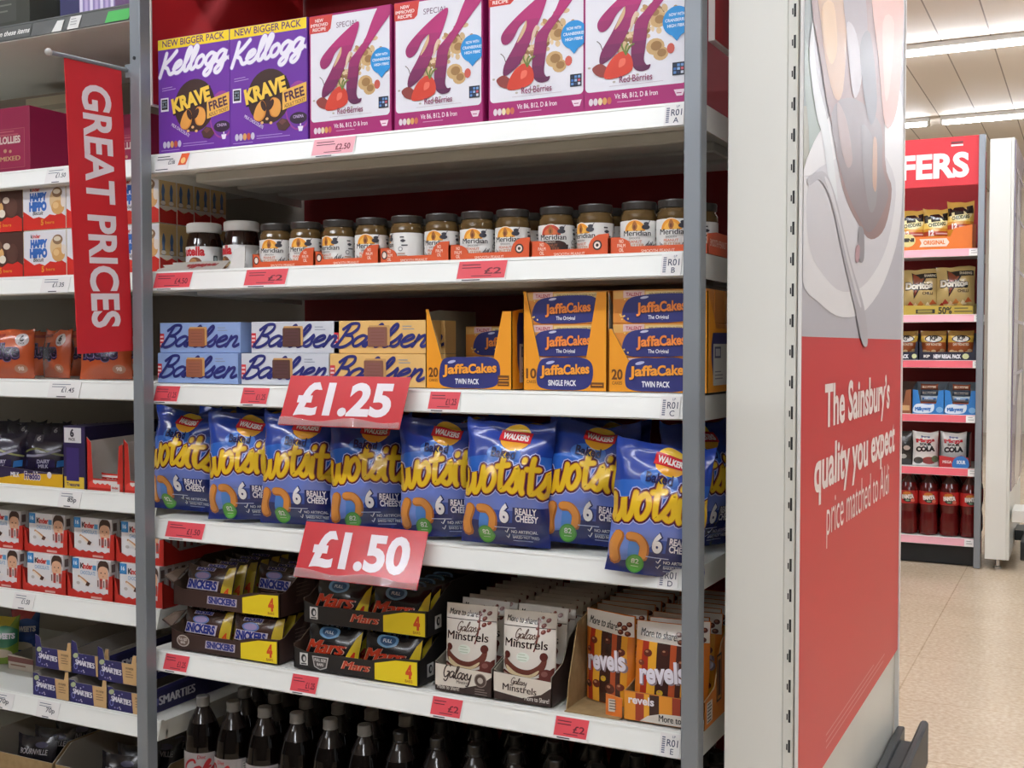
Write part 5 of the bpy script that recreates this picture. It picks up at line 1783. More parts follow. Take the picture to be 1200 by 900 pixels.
# words and tags in that shelf's dark edge
def lticket(px0, px1, z, price, label, style='white'):
    ticket(px0, px1, 0, z, YL, price, label, style)
b = B()
b.box(0, lx(38) - lx(-60), 0, .0006, .003, .036, '4a4d4c')
a = Art(); a.text('save on these items', lx(38) - lx(-60) - .004, .013, .013, 'e2e2df', 2, 'R', bold=.02, shear=.15)
b.art(a, face_front())
o = b.build('edge_strip', None, (lx(-60, YL - .0095), YL - .0093, LZ[0] - .043), (-TK, 0, 0)); tag(o, 'dark shelf edge strip with white words at the upper left', 'shelf strip')
for px0, px1, hgt, lab, c in ((65, 77, .03, 'small white leaf shaped tag on the dark top shelf edge', 'd9dad6'), (83, 97, .034, 'small white square tag on the dark top shelf edge', 'd9dad6'), (127, 157, .03, 'green tag on the dark top shelf edge by the banner rod', '3fae4e')):
    W = lx(px1, YL) - lx(px0, YL)
    b = B()
    b.extr([(0, 0, .002), (W * .9, 0, .002), (W, 0, hgt), (W * .35 if 'leaf' in lab else .004, 0, hgt)], (0, .0008, 0), c)
    a = Art()
    if 'square' in lab: a.lines(W * .2, hgt - .008, W * .55, 3, .007, .002, '8d8f8c', 2)
    b.art(a, face_front())
    o = b.build('price_ticket', None, (lx(px0, YL - .0095), YL - .0096, LZ[0] - .043), (-TK, 0, 0)); tag(o, lab, 'price ticket')

# second level: magenta cartons
def lolly_carton():
    W, H = .135, .16
    a = Art()
    a.rect(.018, .012, .118, .108, '9d5a5a', 1); a.rect(.0192, .0132, .1168, .1068, '8c1f44', 2)
    a.text('LOLLIES', W / 2, .073, .016, 'cdbcb2', 3, w_=.072, bold=.04)
    a.lines(.03, .1, .07, 2, .008, .003, 'a8565f', 3)
    a.ell(.05, .055, .006, .005, 'b08a6a', 3, 10); a.ell(.068, .053, .005, .004, 'b08a6a', 3, 10)
    a.text('MIXED', W / 2, .03, .011, 'b3976a', 3, w_=.07, bold=.03)
    return plain_box('sweet_carton', W, .2, H, '86173f', a)
lol = Stock(lolly_carton())
lol.put((lx(38) - .135, YG, LZ[1] - .003), (0, 0, 0), 'magenta sweet carton at the left edge of the second level', 'carton', 'magenta sweet cartons')
lol.put((lx(84, YG + .19) - .11, YG + .19, LZ[1] - .003), (0, 0, 0), 'magenta sweet carton set back, just left of the banner', 'carton', 'magenta sweet cartons')
lol.put((lx(162, YG + .19) - .1, YG + .19, LZ[1] - .003), (0, 0, 0), 'magenta sweet carton between the banner and the left upright', 'carton', 'magenta sweet cartons')
a = Art(); a.rect(0, .245, .2, .26, 'b9b29c', 1)
o = plain_box('cream_carton', lx(84, 2.33) - lx(34, 2.33), .1, .285, 'd6d0b6', a); o.location = (lx(34, 2.33), 2.33, LZ[1] - .003); tag(o, 'cream carton at the back behind the magenta sweet cartons', 'carton')

# third level: wafer snack boxes, two high
def wafer_box(dark):
    W, D, H = .146, .055, .112
    base = '4a2c24' if dark else 'd9d8dc'
    b = B(); b.box(0, W, 0, D, 0, H, base if dark else 'dcd6c4', .001)
    a = Art()
    if not dark: a.rect(0, 0, W, H, 'dedde2', 1)
    wave = [(0, 0), (W, 0), (W, .03)] + [(W - i * W / 8, .03 + .006 * (i % 2) + .004 * sin(i)) for i in range(1, 8)] + [(0, .036 if dark else .048)]
    a.poly(wave, 'c9291f', 2)
    a.text('k', .026, .094, .009, '2a2326', 3, 'L', bold=.03); a.text('inder', .033, .094, .009, 'c9291f', 3, 'L', w_=.026, bold=.03)
    if not dark:
        a.text('HAPPY', .054, .072, .0165, '2f62b0', 3, w_=.058, bold=.09); a.text('HIPPO', .052, .048, .0185, '2f62b0', 3, w_=.06, bold=.09)
        a.text('Biscuit', .052, .037, .009, '3a2a26', 3, w_=.036, bold=.02, shear=.2)
    for x, y, rx, ry, c in ((.112, .07, .02, .026, 'd8b98a'), (.118, .088, .017, .012, '8a6a4e'), (.117, .09, .012, .006, 'd9cdb8'), (.12, .052, .022, .017, 'cf9f62'), (.113, .057, .01, .008, 'e2bd84'), (.138, .064, .008, .012, 'e0d6cc')) if not dark else ((.03, .05, .024, .02, 'c9955a'), (.06, .06, .02, .017, 'd6a668'), (.075, .046, .012, .01, 'e6dccb'), (.045, .08, .03, .016, '6a4a3c'), (.09, .078, .012, .008, 'd9c9b8'), (.04, .083, .014, .006, '2a1a16'), (.11, .06, .02, .024, '5a3a30')):
        a.ell(x, y, rx, ry, c, 4 if rx > .015 else 5, 16)
    a.text('5', .066, .012, .013, 'd98a2c', 3, bold=.05); a.text('bars', .092, .014, .007, 'd98a2c', 3, w_=.03, bold=.02)
    b.art(a, face_front(), clip=(.001, .001, W - .001, H - .001))
    a = Art()
    a.rect(0, 0, D, H, 'c9ab72', 1)
    a.poly([(0, 0), (D, 0), (D, .028), (D * .7, .034), (D * .4, .027), (0, .036)], 'b92a22', 2)
    a.rect(0, .03, D, .04, 'd6cfc0', 1)
    for x in (.012, .038):
        a.blob([(x - .006, .042), (x + .006, .042), (x + .004, .06), (x + .006, .076), (x, .09), (x - .005, .072), (x - .003, .058)], '49688f', 3)
        a.ell(x, .046, .008, .005, 'd9d4c8', 4, 12)
    b.art(a, face_right(W), clip=(.001, .001, D - .001, H - .001))
    return b.build('snack_box')
wb, wbd = Stock(wafer_box(False)), Stock(wafer_box(True))
XE = LX1 - .002                                   # right end of the goods
for k in (0, 1):
    for c in range(3):
        x = XE - .1475 * (3 - c) + .001
        for d in range(4 if c == 2 else 1):
            wb.put((x, YG + d * .057, LZ[2] - .002 + .1128 * k), (0, 0, 0), '%s row, white and blue wafer box, %s' % (('lower', 'upper')[k], ('left of the banner', 'behind the banner', 'by the left upright')[c]) if d == 0 else 'white and blue wafer box of the %s row, number %s going back from the upright' % (('lower', 'upper')[k], ('', 'two', 'three', 'four')[d]), 'snack box', 'white and blue wafer boxes')
    x = XE - .1475 * 4 + .0
    wbd.put((x, YG, LZ[2] - .002 + .1128 * k), (0, 0, 0), 'dark brown wafer box at the left edge, %s of two' % ('lower', 'upper')[k], 'snack box', 'dark brown wafer boxes')

# fourth level: orange bar packs
def fudge_pack():
    W, H = .128, .125
    a = Art()
    a.rect(-W / 2, 0, W / 2, H, 'b2502a', 1)
    a.text('fudge', -.012, .052, .032, '2a1c40', 3, w_=.096, bold=.12); a.text('fudge', -.012, .054, .032, '6a5a7a', 4, w_=.094, bold=.07); a.text('fudge', -.012, .0545, .031, '231a33', 5, w_=.092, bold=.04)
    a.ell(.038, .098, .0165, .017, 'b9b2b0', 3, 20); a.text('6', .038, .094, .015, '2a2426', 4, bold=.04); a.text('PACK', .038, .086, .0055, '2a2426', 4, w_=.015, bold=.02)
    a.rect(-.055, .105, -.005, .113, '8d2f24', 3)
    a.ell(.036, .024, .016, .011, 'a8755a', 3, 18); a.text('98', .036, .02, .009, 'd9c4b4', 4, w_=.014, bold=.03)
    b = B(); bag(b, W, H, .05, 'a84a26', a, 9.4, .004, .05, 12, 14)
    return b.build('chocolate_bar_pack')
fp = Stock(fudge_pack())
for px, y, tz, lab in ((10, 2.0, 30, 'orange pack of fudge bars at the left edge, facing out'), (66, 2.1, -12, 'orange pack of fudge bars turned sideways in the shade, left of the banner'), (124, 2.06, 30, 'orange pack of fudge bars below the end of the banner'), (-52, 2.04, 30, 'orange pack of fudge bars just outside the left edge')):
    if px > -50: fp.put((lx(px, y), y, LZ[3] - .002), (R(-4), 0, R(tz)), lab, 'chocolate bars', 'orange packs of fudge bars')

for i, px in enumerate((20, 62, 104, 146)):
    fp.put((lx(px, 2.26), 2.26, LZ[3] - .002), (R(-5), 0, R(22 + 7 * (i % 2))), 'orange pack of fudge bars in the dark behind the front packs', 'chocolate bars', 'orange packs of fudge bars behind')
# fifth level: purple packs, a yellow fronted tray, red and white trays of bars
t = tag(empty('carton_tray', (lx(-30), YG, LZ[4] - .003)), 'yellow and purple card tray of chocolate packs at the left edge', 'tray')
W = lx(72) - lx(-30)
b = B()
tray(b, W, .2, [(0, 0), (W, 0), (W, .034), (W * .8, .036), (0, .05)], [(0, 0), (.2, 0), (.2, .06), (0, .05)], .06, '2b2046', GREYC)
a = Art()
a.poly([(0, 0), (W, 0), (W, .034), (W * .55, .03), (W * .3, .016), (0, .01)], 'd9a81c', 2)
a.text('MILK', W * .46, .02, .012, 'e2dfe6', 3, w_=.03, bold=.04); a.text('Freddo', W * .66, .017, .017, 'ece9ee', 4, w_=.058, bold=.09); a.text('Freddo', W * .66, .0175, .0165, '4a2a6a', 5, w_=.055, bold=.035)
a.ell(W * .85, .03, .008, .008, 'd9d2dc', 4, 14)
b.art(a, face_front(), clip=(.001, .001, W - .001, .05)); b.build('card_body', t)
def purple_pack():
    a = Art(); W, H = .12, .12
    a.rect(-W / 2, 0, W / 2, H, '211a33', 1)
    a.rect(-.02, .03, .03, .05, '2a2148', 2); a.text('DAIRY', .0, .04, .009, 'b9b6c8', 3, w_=.034, bold=.03); a.text('MILK', .0, .028, .009, 'b9b6c8', 3, w_=.026, bold=.03)
    a.cvx([(.035, .03), (.055, .034), (.055, .05), (.036, .046)], '2f6fb0', 3); a.rect(-.03, .095, -.008, .118, '55505c', 2); a.text('6', -.019, .1, .014, 'c9c6cc', 3, bold=.04)
    a.stroke([(-.055, .07), (-.02, .078), (.02, .066), (.055, .06)], .005, '7d7f4a', 3); a.stroke([(-.05, .06), (-.01, .06), (.04, .074)], .006, '8d8a99', 3)
    b = B(); bag(b, W, H, .04, '1c1730', a, 4.4, .006, .05, 12, 12)
    return b.build('chocolate_bar_pack')
pk = Stock(purple_pack())
for i, px in enumerate((2, 34)):
    pk.put((lx(px, YG + .05), YG + .045 + i * .05, LZ[4]), (R(-10), 0, R(25)), 'dark purple chocolate pack in the yellow tray, %s of two' % ('left', 'right')[i], 'chocolate bars', 'dark purple chocolate packs')
for i in range(5):
    for d in range(2):
        if i < 2 and d == 0: continue
        pk.put((lx((2, 34, 62, 100, 140)[i], YG + .4), 2.28 + d * .07, LZ[4]), (R(-8), 0, R(25)), 'dark purple chocolate pack in the dark at the back of the fifth level', 'chocolate bars', 'dark purple chocolate packs at the back')
a = Art(); W = lx(78) - lx(53)
a.rect(0, .0, W, .15, '2a1d4c', 1); a.rect(.004, .112, W - .012, .148, 'd4d2d6', 2); a.text('6', W * .42, .127, .017, '2a2430', 3, bold=.05); a.text('PACK', W * .42, .117, .0065, '2a2430', 3, w_=.022, bold=.03)
a.rect(.003, .0, W - .004, .03, 'd9b83a', 2); a.rect(.01, .02, W - .02, .1, '37286a', 2); a.text('Treasures', W * .45, .008, .008, '3a2a5a', 3, w_=W * .6, bold=.03)
o = plain_box('sweet_carton', W, .3, .152, '231a3e', a); o.location = (lx(53, YG - .003) , YG - .002 + .0, LZ[4] - .0025); o.location.x = lx(72) + .004; tag(o, 'tall purple carton with a white pack tab beside the red and white trays', 'carton')
o2 = o
def red_tray():
    W, H, D = .118, .128, .3
    o = empty('carton_tray')
    b = B()
    tray(b, W, D, [(0, 0), (W, 0), (W, .115), (W - .014, .11), (W - .02, .03), (.02, .03), (.014, .115), (0, H)], [(0, 0), (D, 0), (D, H), (0, .118)], H, 'bd2a20', 'cfc9c2')
    a = Art()
    a.poly([(.006, .008), (W - .006, .008)] + [(W - .006 - i * (W - .012) / 10, .02 + .005 * (i % 2)) for i in range(11)], 'd9443a', 2)
    a.poly([(.02, .026)] + [(.02 + i * (W - .04) / 10, .02 - .004 * (i % 2)) for i in range(11)] + [(W - .02, .026)], 'dcd6d2', 3)
    a.rect(W - .04, .002, W - .012, .02, 'd6d4d2', 4); a.text('kinder', W - .026, .008, .006, 'c02a24', 5, w_=.02, bold=.03)
    b.art(a, face_front(), clip=(.001, .001, W - .001, H)); b.build('card_body', o)
    return o
rt = Stock(red_tray())
def red_bar():
    W, H = .085, .018
    a = Art(); a.rect(-W / 2, 0, W / 2, H, 'c4281f', 1); a.rect(-W * .46, H * .55, W * .46, H * .8, 'd8d0cc', 2); a.text('kinder', 0, H * .12, .006, 'e9dcd6', 3, w_=.03, bold=.03)
    b = B(); bag(b, W, H, .02, 'b3231c', a, 1.9, .001, .1, 10, 6, cut=.01, pinch=.01)
    return b.build('chocolate_bar')
rb = Stock(red_bar())
for i in range(2):
    x = XE - .119 * (2 - i) + .001
    rt.put((x, YG, LZ[4] - .0028), (0, 0, 0), 'red and white card tray of wrapped bars, %s' % ('left of the left upright', 'behind the left upright')[i], 'tray', 'red and white bar trays')
    for k in range((2, 4)[i]):
        rb.put((x + .059, YG + .03, LZ[4] + .0005 + k * .0185), (0, 0, R(2 - k * 2)), 'red wrapped bar, %s up in the %s red and white tray' % (NTH[k], ('left', 'right')[i]), 'chocolate bar', 'red wrapped bars')

# sixth level: milk chocolate boxes in red trays, two high
def milk_box():
    W, D, H = .124, .022, .094
    b = B(); b.box(0, W, 0, D, 0, H, 'd8d6d6', .0008)
    a = Art()
    a.rect(0, 0, W, H, 'dcdbdd', 1)
    a.rect(.0, H - .026, .023, H, '2f78b8', 2); a.ell(.0115, H - .013, .01, .011, '3f8ac6', 3, 16); a.text('16', .0115, H - .017, .009, 'e6eef6', 4, bold=.03)
    a.text('K', .027, .07, .0125, '2a2326', 3, 'L', bold=.04); a.text('inder', .036, .07, .0125, 'c9291f', 3, 'L', w_=.032, bold=.04)
    a.rect(.068, .068, .08, .08, '5a9ac9', 3); a.text('CHOCOLATE', .052, .056, .0085, '7fa6c9', 3, w_=.05, bold=.02)
    a.stroke([(.022, .05), (.04, .042), (.055, .034)], .006, 'c08a5a', 4); a.stroke([(.024, .047), (.04, .038), (.052, .03)], .005, 'e2d6ca', 5)
    a.cvx([(.044, .03), (.054, .028), (.06, .036), (.05, .04)], '4a2a20', 6); a.ell(.02, .034, .006, .004, 'b9b4b0', 4, 10); a.ell(.064, .03, .006, .003, 'e2dcd8', 4, 10)
    # a child's face, half hidden by the drawn bars
    a.rect(.082, .028, .124, H, 'c9c6c9', 2)
    a.ell(.102, .062, .0165, .022, 'd9a98a', 3, 20)
    a.blob([(.084, .066), (.086, .084), (.096, .0935), (.11, .0935), (.12, .085), (.121, .066), (.116, .076), (.102, .08), (.09, .076)], '3f2a22', 4)
    a.ell(.096, .064, .0022, .0016, '2a1d18', 5, 8); a.ell(.109, .064, .0022, .0016, '2a1d18', 5, 8); a.ell(.1025, .056, .003, .002, 'c08a6c', 5, 8); a.rect(.099, .048, .107, .05, 'b0605a', 5)
    for i in range(4): a.rect(.082 + i * .0095, .026, .09 + i * .0095, .05, ('d8d2d0', 'c9443a')[i % 2], 6); a.rect(.084 + i * .0095, .03, .088 + i * .0095, .046, '7a5a58', 7)
    wave = [(0, .0), (W, .0), (W, .014)] + [(W - i * W / 12, .012 + .004 * (i % 2)) for i in range(1, 12)] + [(0, .02)]
    a.poly(wave, 'c02a20', 8)
    b.art(a, face_front(), clip=(.0008, .0008, W - .0008, H - .0008))
    a = Art(); a.rect(0, 0, D, H, 'd3d0cf', 1); a.rect(0, 0, D, .02, 'b92a22', 2); a.rect(.006, .03, .014, .06, 'b0605a', 2); a.rect(.004, .066, .016, .085, '6a5a58', 2)
    b.art(a, face_right(W), clip=(.0008, .0008, D - .0008, H - .0008))
    return b.build('chocolate_box')
def milk_tray():
    W, D, H = .152, .36, .094
    b = B()
    tray(b, W, D, [(0, 0), (W, 0), (W, .062), (W - .014, .06), (W - .017, .016)] + [(W - .017 - i * (W - .03) / 10, .012 + .003 * (i % 2)) for i in range(1, 10)] + [(.013, .02), (.006, .05), (0, .055)], [(0, 0), (D, 0), (D, .03), (.05, .028), (.02, .05), (0, .06)], .06, 'b8281e', 'a8281f')
    a = Art(); a.rect(.08, .003, .115, .008, 'd8a9a0', 2)
    b.art(a, face_front())
    o = empty('carton_tray'); b.build('card_body', o)
    return o
mb, mt = Stock(milk_box()), Stock(milk_tray())
for k in (0, 1):
    for c in range(4):
        x = XE - .155 * (4 - c) + .002 - (.006 if k else 0)
        z = LZ[5] - .0028 + .0965 * k
        y = YG + .012 * k
        where = ('at the left edge', 'second from the left edge', 'third from the left edge', 'by the left upright')[c]
        mt.put((x, y, z), (0, 0, 0), 'red card tray of white chocolate boxes, %s row, %s' % (('lower', 'upper')[k], where), 'tray', 'red trays of chocolate boxes')
        for d in range(8):
            mb.put((x + .014, y + .004 + d * .0228, z + .0016), (0, 0, 0), ('white chocolate box facing out, %s row, %s' % (('lower', 'upper')[k], where)) if d == 0 else 'white chocolate box behind the front one, %s row, %s' % (('lower', 'upper')[k], where), 'chocolate box', 'white chocolate boxes in the %s row %s' % (('lower', 'upper')[k], where))

# seventh level: small purple and tan trays, two high, and two bright bags
def sweet_tray(W, full):
    D, H = .3, .066
    o = empty('carton_tray')
    b = B()
    tray(b, W, D, [(0, 0), (W, 0), (W, .07 if not full else .055), (W - .012, .072 if not full else .055), (W - .016, .05), (.022, .05), (.016, .075 if not full else .055), (0, .08 if not full else .055)], [(0, 0), (D, 0), (D, H), (0, .056)], H, '2a2862', 'b0aaa2')
    a = Art()
    a.poly([(W * .66, 0), (W, 0), (W, .072), (W - .012, .07), (W - .016, .05), (W * .62, .05)], 'c9a574', 2)
    a.text('SMARTIES', W * .36, .021, .0125, 'dcdce6', 4, w_=W * .5, bold=.07, rot=-3)
    a.ell(.014, .044, .009, .006, 'a9b58a', 3, 12, 20); a.ell(.014, .018, .006, .008, '7f86c6', 3, 14); a.ell(.014, .018, .004, .0055, '2a2862', 4, 12)
    rr = random.Random(7)
    for i in range(16): a.ell(rr.uniform(.02, W * .64), rr.uniform(.004, .046), .0025, .002, rr.choice(('c9c6da', '8d8ac0', 'b9b2c6')), 3, 7)
    a.text('I\u2019M PAPER', W * .82, .036, .005, '4a3a2c', 3, w_=W * .2, bold=.03); a.lines(W * .72, .03, W * .2, 3, .006, .0018, '7d6448', 3)
    b.art(a, face_front(), clip=(.001, .001, W - .001, .075))
    a = Art(); a.rect(.004, .004, D - .004, .05, '22214f', 1); a.text('SMARTIES', .1, .016, .02, 'd3d3de', 2, w_=.12, bold=.06)
    a.ell(.03, .025, .01, .01, '55589a', 2, 12)
    b.art(a, face_right(W), clip=(.001, .001, D - .001, .055)); b.build('card_body', o)
    return o
st1, st2 = Stock(sweet_tray(.1245, True)), Stock(sweet_tray(.1245, False))
for i, (px, y) in enumerate(((33, YG + .0), (76, YG - .001), (121, YG - .002))):
    x = lx(px, y)
    w3 = ('left', 'middle', 'right')[i]
    st1.put((x, y, LZ[6] - .0028), (0, 0, 0), 'small purple and tan sweet tray, bottom of the %s stack' % w3, 'tray', 'purple and tan sweet trays')
    st2.put((x - (.03 if i == 2 else .004), y + (0 if i == 2 else .012), LZ[6] - .0028 + .0675), (0, 0, 0), 'emptied purple and tan sweet tray, top of the %s stack' % w3, 'tray', 'purple and tan sweet trays')
def bright_bag(c1, c2, c3, sd):
    W, H = .08, .13
    a = Art(); a.rect(-W / 2, 0, W / 2, H, c1, 1); a.poly([(-W / 2, .06), (W * .2, .09), (W / 2, .15), (-W / 2, .15)], c2, 2); a.ell(.01, .075, .035, .03, c3, 3, 20); a.text('SWEETS', .01, .07, .013, 'e2dfe6', 4, w_=.05, bold=.06); a.ell(.0, .03, .03, .012, 'c9b8a0', 3, 14)
    b = B(); bag(b, W, H, .05, c1, a, sd, .004, .06, 12, 12)
    return b.build('sweet_bag')
o = bright_bag('2f4a86', 'c4484a', '3a5aa0', 2.7); o.location = (lx(23, 2.2), 2.2, LZ[6] - .002); o.rotation_euler = (R(-8), 0, R(28)); tag(o, 'blue and red sweet bag left of the small purple trays', 'sweet bag')
o = bright_bag('7d9a3a', 'c9b83a', '3a7a5a', 5.2); o.location = (lx(-2, 2.12), 2.12, LZ[6] - .002); o.rotation_euler = (R(-8), 0, R(28)); tag(o, 'green and yellow sweet bag at the left edge', 'sweet bag')
b = B(); x0, x1 = lx(4, 2.1), lx(34, 2.1); W = x1 - x0
tray(b, W, .08, [(0, 0), (W, 0), (W, .034), (0, .04)], [(0, 0), (.08, 0), (.08, .04), (0, .034)], .04, 'c4b7a8', GREYC)
a = Art(); a.rect(0, .02, W, .034, '7d4a44', 2); a.lines(.01, .01, W * .8, 1, .01, .004, '8d6a5a', 2); b.art(a, face_front())
t = empty('carton_tray', (x0, 2.1, LZ[6] - .0028)); b.build('card_body', t); tag(t, 'low pale card tray in front of the blue and red sweet bag', 'tray')
# bottom deck: kraft cases of dark packs
def dark_pack():
    W, H = .12, .13
    a = Art(); a.rect(-W / 2, 0, W / 2, H, '1b1922', 1); a.text('BOURNVILLE', 0, .085, .013, 'b9b4b8', 3, w_=.085, bold=.02); a.rect(-.05, .02, .05, .07, '25222e', 2); a.ell(.02, .11, .02, .008, '4a4a66', 2, 14)
    b = B(); bag(b, W, H, .03, '17151d', a, 7.7, .006, .05, 12, 12)
    return b.build('chocolate_bar_pack')
dp = Stock(dark_pack())
for i, (pa, pb_) in enumerate(((-25, 55), (58, 150))):
    y = 2.0
    x0, x1 = lx(pa, y), (lx(pb_, y) if i == 0 else XE - .06)
    W = x1 - x0
    t = tag(empty('carton_tray', (x0, y, .1275)), 'kraft case of dark chocolate packs on the bottom deck, %s' % ('left', 'right')[i], 'tray', 'kraft cases on the bottom deck')
    b = B(); tray(b, W, .4, [(0, 0), (W, 0), (W, .1), (0, .1)], [(0, 0), (.4, 0), (.4, .14), (.05, .14), (0, .1)], .14, KRAFT, 'a39c90'); b.build('card_body', t)
    for d in range(5):
        dp.put((x0 + W * .5 - .01 * (d % 2), y + .04 + d * .066, .131), (R(-14), 0, R(12 + 4 * (d % 3))), 'dark chocolate pack, %s from the front of the %s kraft case' % (NTH[d], ('left', 'right')[i]), 'chocolate bars', 'dark chocolate packs')
for lvl, px0, px1, price, lab in ((1, 54, 83, '\u00a31.50', 'white shelf ticket under the magenta cartons'), (2, 47, 80, '\u00a31.35', 'white shelf ticket under the white and blue wafer boxes'), (3, 54, 91, '\u00a31.45', 'white shelf ticket under the orange fudge packs'), (4, 64, 90, '85p', 'white shelf ticket under the red and white bar trays'), (5, 9, 33, '\u00a31.50', 'white shelf ticket under the white chocolate boxes'), (6, 35, 61, '70p', 'white shelf ticket under the left purple and tan trays'), (6, -20, 7, '70p', 'white shelf ticket at the far left of the seventh level')):
    lticket(px0, px1, LZ[lvl], price, lab)

# ================================================================ goods of the bay across the aisle
YO = OY + .02
def ox_(px, y=YO): return ax(px, y)
def oh(py): return at(1100, py, YO).z
def pack_at(o, px, zi, lab, cat, group=None, dy=.06, rz=0):
    o.location = (ox_(px, YO + dy), YO + dy, OZ[zi] - .003); o.rotation_euler = (R(-3), 0, R(rz)); return tag(o, lab, cat, group)
def ched():
    W, H = .15, .24
    a = Art(); a.rect(-W / 2, 0, W / 2, H, 'c98a2c', 1); a.rect(-W / 2, H * .5, W / 2, H, 'd9b85a', 2)
    a.ell(0, H * .68, W * .42, H * .17, 'e2d6a0', 3, 22)
    a.text('MINI', 0, H * .67, .046, '1d1a16', 4, w_=.13, bold=.1, rot=6); a.text('CHEDDARS', 0, H * .56, .02, '2a3a22', 4, w_=.1, bold=.05, rot=6)
    a.rect(-W / 2, H * .32, W / 2, H * .43, 'a83a22', 3); a.text('12', -.035, H * .33, .028, 'e9e2d6', 4, w_=.03, bold=.06); a.rect(-.01, H * .355, .06, H * .39, 'd9a9a0', 4)
    for x, y in ((.03, .05), (-.03, .045), (.0, .03)): a.ell(x, y, .024, .02, 'dba648', 4, 14)
    b = B(); bag(b, W, H, .08, 'c2872e', a, 6.1, .006, .05, 12, 14); return b.build('snack_bag')
cs = Stock(ched())
for px, dz, lab, rz in ((1068, 0, 'yellow cracker bag at the left of the orange tray across the aisle', 8), (1096, 0, 'yellow cracker bag in the middle of the orange tray across the aisle', 14), (1124, .035, 'yellow cracker bag standing highest, right in the orange tray across the aisle', 6)):
    cs.put((ox_(px, YO + .1), YO + .1, OZ[0] + .006 + dz), (R(-4), 0, R(rz)), lab, 'snack bag', 'yellow cracker bags')
x0, x1 = ox_(1040), ox_(1138)
W = x1 - x0
t = tag(empty('carton_tray', (x0, YO, OZ[0] - .003)), 'orange card tray reading ORIGINAL across the aisle', 'tray')
b = B(); k1 = ox_(1112) - x0
tray(b, W, .22, [(0, 0), (W, 0), (W, .14), (W - .1, .12), (k1, .075), (.0, .085)], [(0, 0), (.22, 0), (.22, .16), (0, .14)], .16, 'd9701f', 'c98a4a')
a = Art(); c0 = ox_(1076) - x0; c1 = ox_(1111) - x0
a.cvx([(c0, .02), (c1 - .015, .02), (c1, .043), (c1 - .015, .066), (c0, .066), (c0 + .012, .043)], 'e6d2c0', 2); a.text('ORIGINAL', (c0 + c1) / 2, .033, .022, 'd9701f', 3, w_=(c1 - c0) * .72, bold=.04)
cx = ox_(1062) - x0; a.ell(cx, .06, .045, .038, 'd9cc8a', 2, 20); a.text('MINI', cx, .052, .022, '1d1a16', 3, w_=.07, bold=.08)
b.art(a, face_front(e=.0006)); b.build('card_body', t)
def dori():
    W, H = .215, .27
    a = Art(); a.rect(-W / 2, 0, W / 2, H, 'b39a62', 1)
    a.poly([(-.05, .25), (.03, .21), (-.04, .09)], '2a2320', 2); a.poly([(-.045, .245), (.02, .212), (-.036, .11)], '7a3a22', 3); a.poly([(-.03, .24), (.1, .245), (.1, .215), (.0, .21)], '1f1b18', 3)
    a.text('SHARING', .055, .222, .014, 'b9b09a', 4, w_=.07, bold=.04)
    a.text('Doritos', -.01, .15, .036, '201a16', 5, w_=.16, bold=.13); a.text('Doritos', -.01, .152, .034, 'd6cfc0', 6, w_=.155, bold=.06)
    a.text('CHILLI', .04, .118, .015, '4a3a26', 4, w_=.06, bold=.04)
    for x, y, c in ((-.06, .06, 'a03a2a'), (-.03, .05, 'd9b88a'), (.0, .062, 'c4783a'), (.04, .055, 'e0cda0'), (.07, .07, 'b3582c'), (-.08, .04, '8d2f24'), (.02, .045, 'd9b060')): a.poly([(x - .022, y - .012), (x + .022, y - .006), (x, y + .02)], c, 4)
    b = B(); bag(b, W, H, .09, 'a88f58', a, 3.6, .007, .05, 12, 14); return b.build('snack_bag')
ds = Stock(dori())
for px, lab, dz in ((1078, 'gold tortilla chip bag, left of two across the aisle', 0), (1119, 'gold tortilla chip bag, right of two across the aisle', .01)):
    ds.put((ox_(px, YO + .09), YO + .09, OZ[1] + dz), (R(-3), 0, R(8)), lab, 'snack bag', 'gold tortilla chip bags')
b = B(); x0, x1 = ox_(1040), ox_(1140); W = x1 - x0
tray(b, W, .2, [(0, 0), (W, 0), (W, .05), (0, .06)], [(0, 0), (.2, 0), (.2, .07), (0, .05)], .07, 'b39a3a', '6d5c2c')
a = Art(); p_ = ox_(1107) - x0; a.text('50%', p_, .008, .036, '3a3418', 2, w_=.075, bold=.04); a.lines(p_ + .05, .034, .1, 2, .018, .008, '6d6230', 2); a.rect(p_ - .16, .01, p_ - .055, .034, '2a2618', 2); a.rect(p_ - .15, .014, p_ - .07, .03, '8d7f3a', 3)
b.art(a, face_front(e=.0006)); t = empty('carton_tray', (x0, YO, OZ[1] - .003)); b.build('card_body', t); tag(t, 'gold card tray reading 50% under the tortilla chip bags', 'tray')
def nuts():
    W, H = .145, .15
    a = Art(); a.rect(-W / 2, 0, W / 2, H, 'a5562c', 1); a.rect(-W / 2, H * .6, W / 2, H, '8d6a34', 2); a.rect(-W / 2, H * .55, W / 2, H * .8, 'd9b24a', 3)
    a.ell(0, H * .68, .052, .022, '1f1a18', 4, 22); a.ell(0, H * .68, .045, .018, 'e4e0d6', 5, 22); a.text('KP', 0, H * .63, .024, '1f1a18', 6, w_=.045, bold=.07)
    a.text('DRY ROASTED', 0, H * .42, .012, 'e2d3b8', 4, w_=.09, bold=.03)
    for x, y in ((-.03, .025), (.0, .03), (.035, .022), (.05, .035), (-.05, .03)): a.ell(x, y, .014, .009, 'd9b484', 4, 12)
    b = B(); bag(b, W, H, .05, '9b552c', a, 8.3, .004, .05, 12, 12); return b.build('snack_bag')
ns = Stock(nuts())
for i, px in enumerate((1061, 1094, 1126)):
    ns.put((ox_(px, YO + .06), YO + .06, OZ[2] + .02), (R(-3), 0, R(8)), 'brown and yellow nut bag, %s of three across the aisle' % ('left', 'middle', 'right')[i], 'snack bag', 'brown and yellow nut bags')
